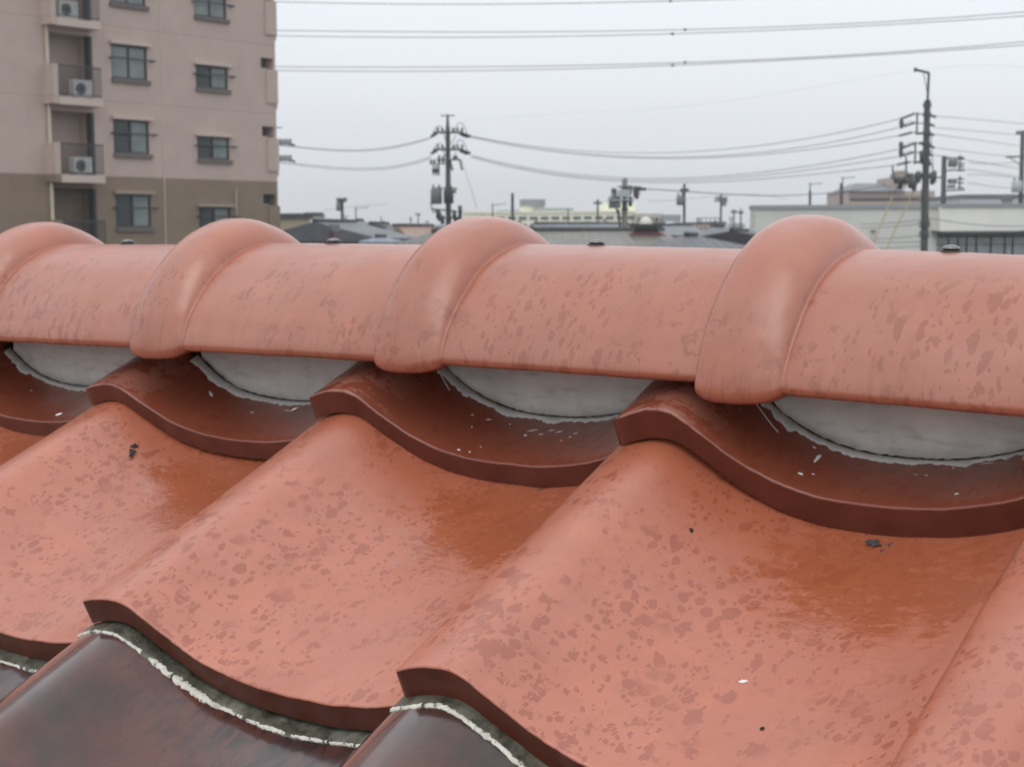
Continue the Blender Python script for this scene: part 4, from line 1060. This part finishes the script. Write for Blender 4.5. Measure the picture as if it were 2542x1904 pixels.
# low far trees between the houses
for i, (px, yt, w_, lab) in enumerate(((1000, 556, 26, 'far dark tree clump left of the tall pole left of centre'), (1455, 552, 22, 'far grey-green tree clump in front of the cream school'), (1640, 556, 30, 'far tree clump right of the black chimney'), (1775, 554, 24, 'far tree clump beside the reddish lattice frame'), (928, 560, 18, 'small far bush over the slate roofs'))):
    P = at(px, yt, 160); T_ = empty('tree', (P.x, P.y, 0)); tag(T_, lab, 'tree', 'far trees among the roofs'); rw = w_/FPX*160*.5
    MB().tube([(0, 0, 0), (0, 0, P.z-.6)], [.2, .08], 6).build('trunk', M['pole'], T_)
    m = MB()
    for q in range(700):
        a_ = rq.uniform(0, 2*pi); u_ = rq.uniform(-1, 1); rr_ = rq.uniform(.3, 1)**.5*(1+.35*noise.noise(Vector((cos(a_)*2+i, sin(a_)*2, u_*2))))
        c = Vector((rw*rr_*cos(a_)*sqrt(1-u_*u_), rw*rr_*sin(a_)*sqrt(1-u_*u_), P.z-.9+.9*rr_*u_)); d1 = Vector([rq.uniform(-1, 1) for _ in range(3)])*.13; d2 = Vector([rq.uniform(-1, 1) for _ in range(3)])*.13
        m.add([c-d1, c+d2, c+d1], [(0, 1, 2)])
    m.build('crown', M.setdefault('leaf', plain('far_foliage', (.055, .07, .045), .8, 0, .4, 1)), T_)
# television aerials
for px, yt, Z, lab in ((2011, 455, 100.2, 'wide aerial on the bare pole over the white building'), (2092, 440, 100.2, 'twin aerial beside the pink building'), (1223, 506, 90, 'small T aerial behind the third ridge collar'), (883, 515, 95, 'round topped aerial right of the pole behind the maroon box')):
    P = at(px, yt, Z); a_ = empty('aerial', (P.x, P.y, 0), atan2(_rt.y, _rt.x)); tag(a_, lab, 'aerial')
    MB().tube([(0, 0, 5), (0, 0, P.z)], .04, 6).build('mast', M['iron'], a_)
    q = MB(); q.tube([(-.1, 0, P.z-.1), (.8, .1, P.z)], .02, 5)
    for i in range(6): q.tube([(.15*i, -.25, P.z-.05), (.15*i, .3, P.z-.05)], .012, 4)
    q.build('elements', M['iron'], a_)
# cluster of rooftop antennas and a red frame on far roofs
Q, zt = bld('roof_sign', 'reddish lattice frame on a far roof between two thin poles', 'sign', 1758, 545, 160, 0)
q = MB()
for i in range(6): q.box(-1.15+i*.45, -1.09+i*.45, 0, .08, zt-1.1, zt+.2)
for z_ in (zt-1.0, zt-.5, zt+.1): q.box(-1.2, 1.25, -.02, .0, z_, z_+.07)
q.build('lattice', WMAT['maroon'], Q)
MB().box(-1.3, 1.4, .2, 3, 0, zt-1.1).build('support_block', WMAT['white'], Q)
W2, zt = bld('water_tank', 'small far rooftop water tank on legs left of the tall thin pole', 'water tank', 1667, 538, 170, 0)
MB().box(-1, 1, -.5, .5, zt-.55, zt+.2).build('tank', WMAT['grey'], W2)
MB().box(-.8, -.7, -.1, .1, 0, zt-.55).box(.7, .8, -.1, .1, 0, zt-.55).build('legs', M['iron'], W2)

# ---- wires, each hung as its own sagging cable
def wire(label, pts, Z0, Z1, r=.013, group=None, name='overhead_wire'):
    "pts: photograph points passed through (left to right); distance runs from Z0 to Z1"
    xa, xb = pts[0][0], pts[-1][0]
    out_ = []
    N = 28
    # smooth curve through the points
    for i in range(N+1):
        x = xa + (xb-xa)*i/N
        if len(pts) == 2: y = pts[0][1] + (pts[1][1]-pts[0][1])*(x-xa)/(xb-xa)
        else:
            y = 0
            for a in range(len(pts)):
                L_ = 1.0
                for b in range(len(pts)):
                    if a != b: L_ *= (x-pts[b][0])/(pts[a][0]-pts[b][0])
                y += L_*pts[a][1]
        t = (x-xa)/(xb-xa); iz = (1-t)/Z0 + t/Z1
        out_.append(at(x, y, 1/iz))
    o = MB().tube(out_, r, 6).build(name, M['wire']); tag(o, label, 'wire', group); return o
d_ = 1.1492
def D(*p): return [(a*d_, b*d_) for a, b in p]
for i, (l, pts) in enumerate((('topmost high-voltage cable crossing the very top of the sky', D((400, -3), (800, 9), (1450, 3), (2400, -42))),
    ('upper cable of the second high-voltage pair', D((400, 64), (800, 69), (1480, 65), (2400, 9))),
    ('lower cable of the second high-voltage pair', D((400, 73), (800, 81), (1450, 74), (2400, 21))),
    ('upper cable of the third high-voltage pair', D((400, 143), (800, 146), (1480, 136), (2400, 72))),
    ('lower cable of the third high-voltage pair', D((400, 148), (800, 155), (1453, 142), (2400, 84))))):
    wire(l, pts, 95, 75, .022, 'high-voltage cables across the sky', 'power_cable')
M['spacer'] = M['dark']
for (x, y, l) in ((1448, 3, 'on the topmost cable'), (1480, 65, 'right one on the second pair'), (1452, 74, 'left one on the second pair'), (1480, 135.5, 'right one on the third pair'), (1453, 142, 'left one on the third pair')):
    P = at(x*d_, y*d_, 84); sp_o = MB().tube([P-RT*.09, P-RT*.04, P+RT*.04, P+RT*.09], [.03, .075, .075, .03], 10).build('cable_clamp', M['dark']); tag(sp_o, 'small dark cable clamp, ' + l, 'clamp', 'clamps on the high-voltage cables')
wn_ = ['top', 'second', 'third', 'fourth', 'fifth', 'lowest']
for i, pts in enumerate((D((1015, 294), (1200, 322), (1480, 329), (1945, 257)), D((1015, 295), (1200, 326), (1480, 340), (1945, 275)), D((1013, 297), (1200, 329), (1480, 343), (1945, 293)),
                         D((1018, 336), (1200, 372), (1480, 385), (1945, 322)), D((1018, 338), (1200, 376), (1480, 390), (1945, 338)), D((1018, 341), (1200, 379), (1480, 395), (1945, 356)))):
    wire('%s of the six wires sagging between the two tallest poles' % wn_[i], pts, 80, 55, .014, 'wires between the two tallest poles')
for i, pts in enumerate((D((585, 312), (640, 317), (760, 325), (850, 317), (935, 297)), D((585, 314), (640, 319), (760, 327), (850, 320), (930, 299)), D((585, 347), (640, 354), (780, 364), (860, 358), (930, 339)), D((585, 350), (640, 357), (780, 368), (860, 362), (932, 342)))):
    wire('%s wire of four running left from the left-of-centre pole' % wn_[i], pts, 88, 80, .016, 'wires running left behind the apartment block')
for i, pts in enumerate((D((2020, 252), (2110, 259), (2230, 270)), D((2018, 276), (2110, 284), (2195, 292)), D((2018, 291), (2110, 303), (2230, 320)), D((2022, 320), (2110, 331), (2195, 340)), D((2015, 335), (2110, 350), (2230, 369)), D((2090, 378), (2140, 379), (2230, 392)), D((2090, 366), (2150, 375), (2215, 384)), D((2090, 395), (2150, 404), (2215, 409)), D((2095, 352), (2150, 354), (2230, 345)))):
    wire(['first', 'second', 'third', 'fourth', 'fifth', 'sixth', 'seventh', 'eighth', 'rising'][i] + ' wire from the top running right from the big pole', pts, 56, 70, .012, 'wires right of the big pole')
wire('dark cable from the short concrete pole to the thin poles on the right', D((1396, 409), (1480, 414), (1590, 421), (1722, 422), (1830, 413), (1930, 399)), 60, 80, .022, 'street cables')
wire('thin lower cable between the thin poles above the far roofs', D((1400, 434), (1480, 431), (1560, 423), (1700, 432)), 80, 120, .012, 'street cables')
wire('faint cable rising left of the pole behind the maroon box', D((700, 455), (760, 447), (835, 442)), 90, 90, .010, 'street cables')
wire('very faint high cable rising to the right in mid sky', D((1000, 262), (1400, 237), (1700, 200), (2000, 150), (2260, 155)), 300, 200, .010, 'street cables')
wire('thin stay falling right from the left-of-centre pole', D((997, 345), (1010, 385), (1030, 450)), 80, 76, .012, 'street cables')
for i, (ya, yb4) in enumerate(((482, 474), (490, 482), (514, 508), (520, 522), (534, 530))):
    wire(['first', 'second', 'third', 'fourth', 'fifth'][i] + ' low cable from the top crossing the shaded side of the white building', D((1860, ya+3), (1940, (ya+yb4)/2+3), (2000, yb4)), 60, 55, .014, 'low cables in front of the white building')
for i, (a, b, c) in enumerate(((471, 484, 488), (498, 503, 497), (510, 520, 512))):
    wire(['upper', 'middle', 'lower'][i] + ' low cable running right from the big pole past the white front', D((2005, a), (2090, b), (2230, c)), 55, 58, .014, 'low cables right of the big pole')
# second mast's arms showing behind the apartment edge
o6, xx6, zz6 = pole('utility_pole', 'utility pole mostly hidden behind the apartment block, only its crossarm tips showing', 655, 300, 90, .2, .13)
for y in (358, 398):
    arm(o6, xx6(620), xx6(722), zz6(y), -.1, .06)
    for x in (688, 696, 704, 712, 720): insul(o6, xx6(x), -.1, zz6(y), .08, .3)
    strain(o6, (xx6(716), -.1, zz6(y)), (xx6(732), -.1, zz6(y+4)), .09)
arm(o6, xx6(630), xx6(700), zz6(318), -.1, .035)

# ---- rain haze
HZ = MB().box(-560, 560, -60, 640, -1, 34).build('haze', None)
HZ['kind'] = 'stuff'
hm = bpy.data.materials.new('rain_haze'); hm.use_nodes = True; ht = hm.node_tree; ht.nodes.clear()
ho = ht.nodes.new('ShaderNodeOutputMaterial'); pv = ht.nodes.new('ShaderNodeVolumePrincipled')
pv.inputs['Color'].default_value = (.92, .94, .97, 1); pv.inputs['Density'].default_value = .0009; pv.inputs['Anisotropy'].default_value = .2
ht.links.new(pv.outputs[0], ho.inputs['Volume']); HZ.data.materials.clear(); HZ.data.materials.append(hm)
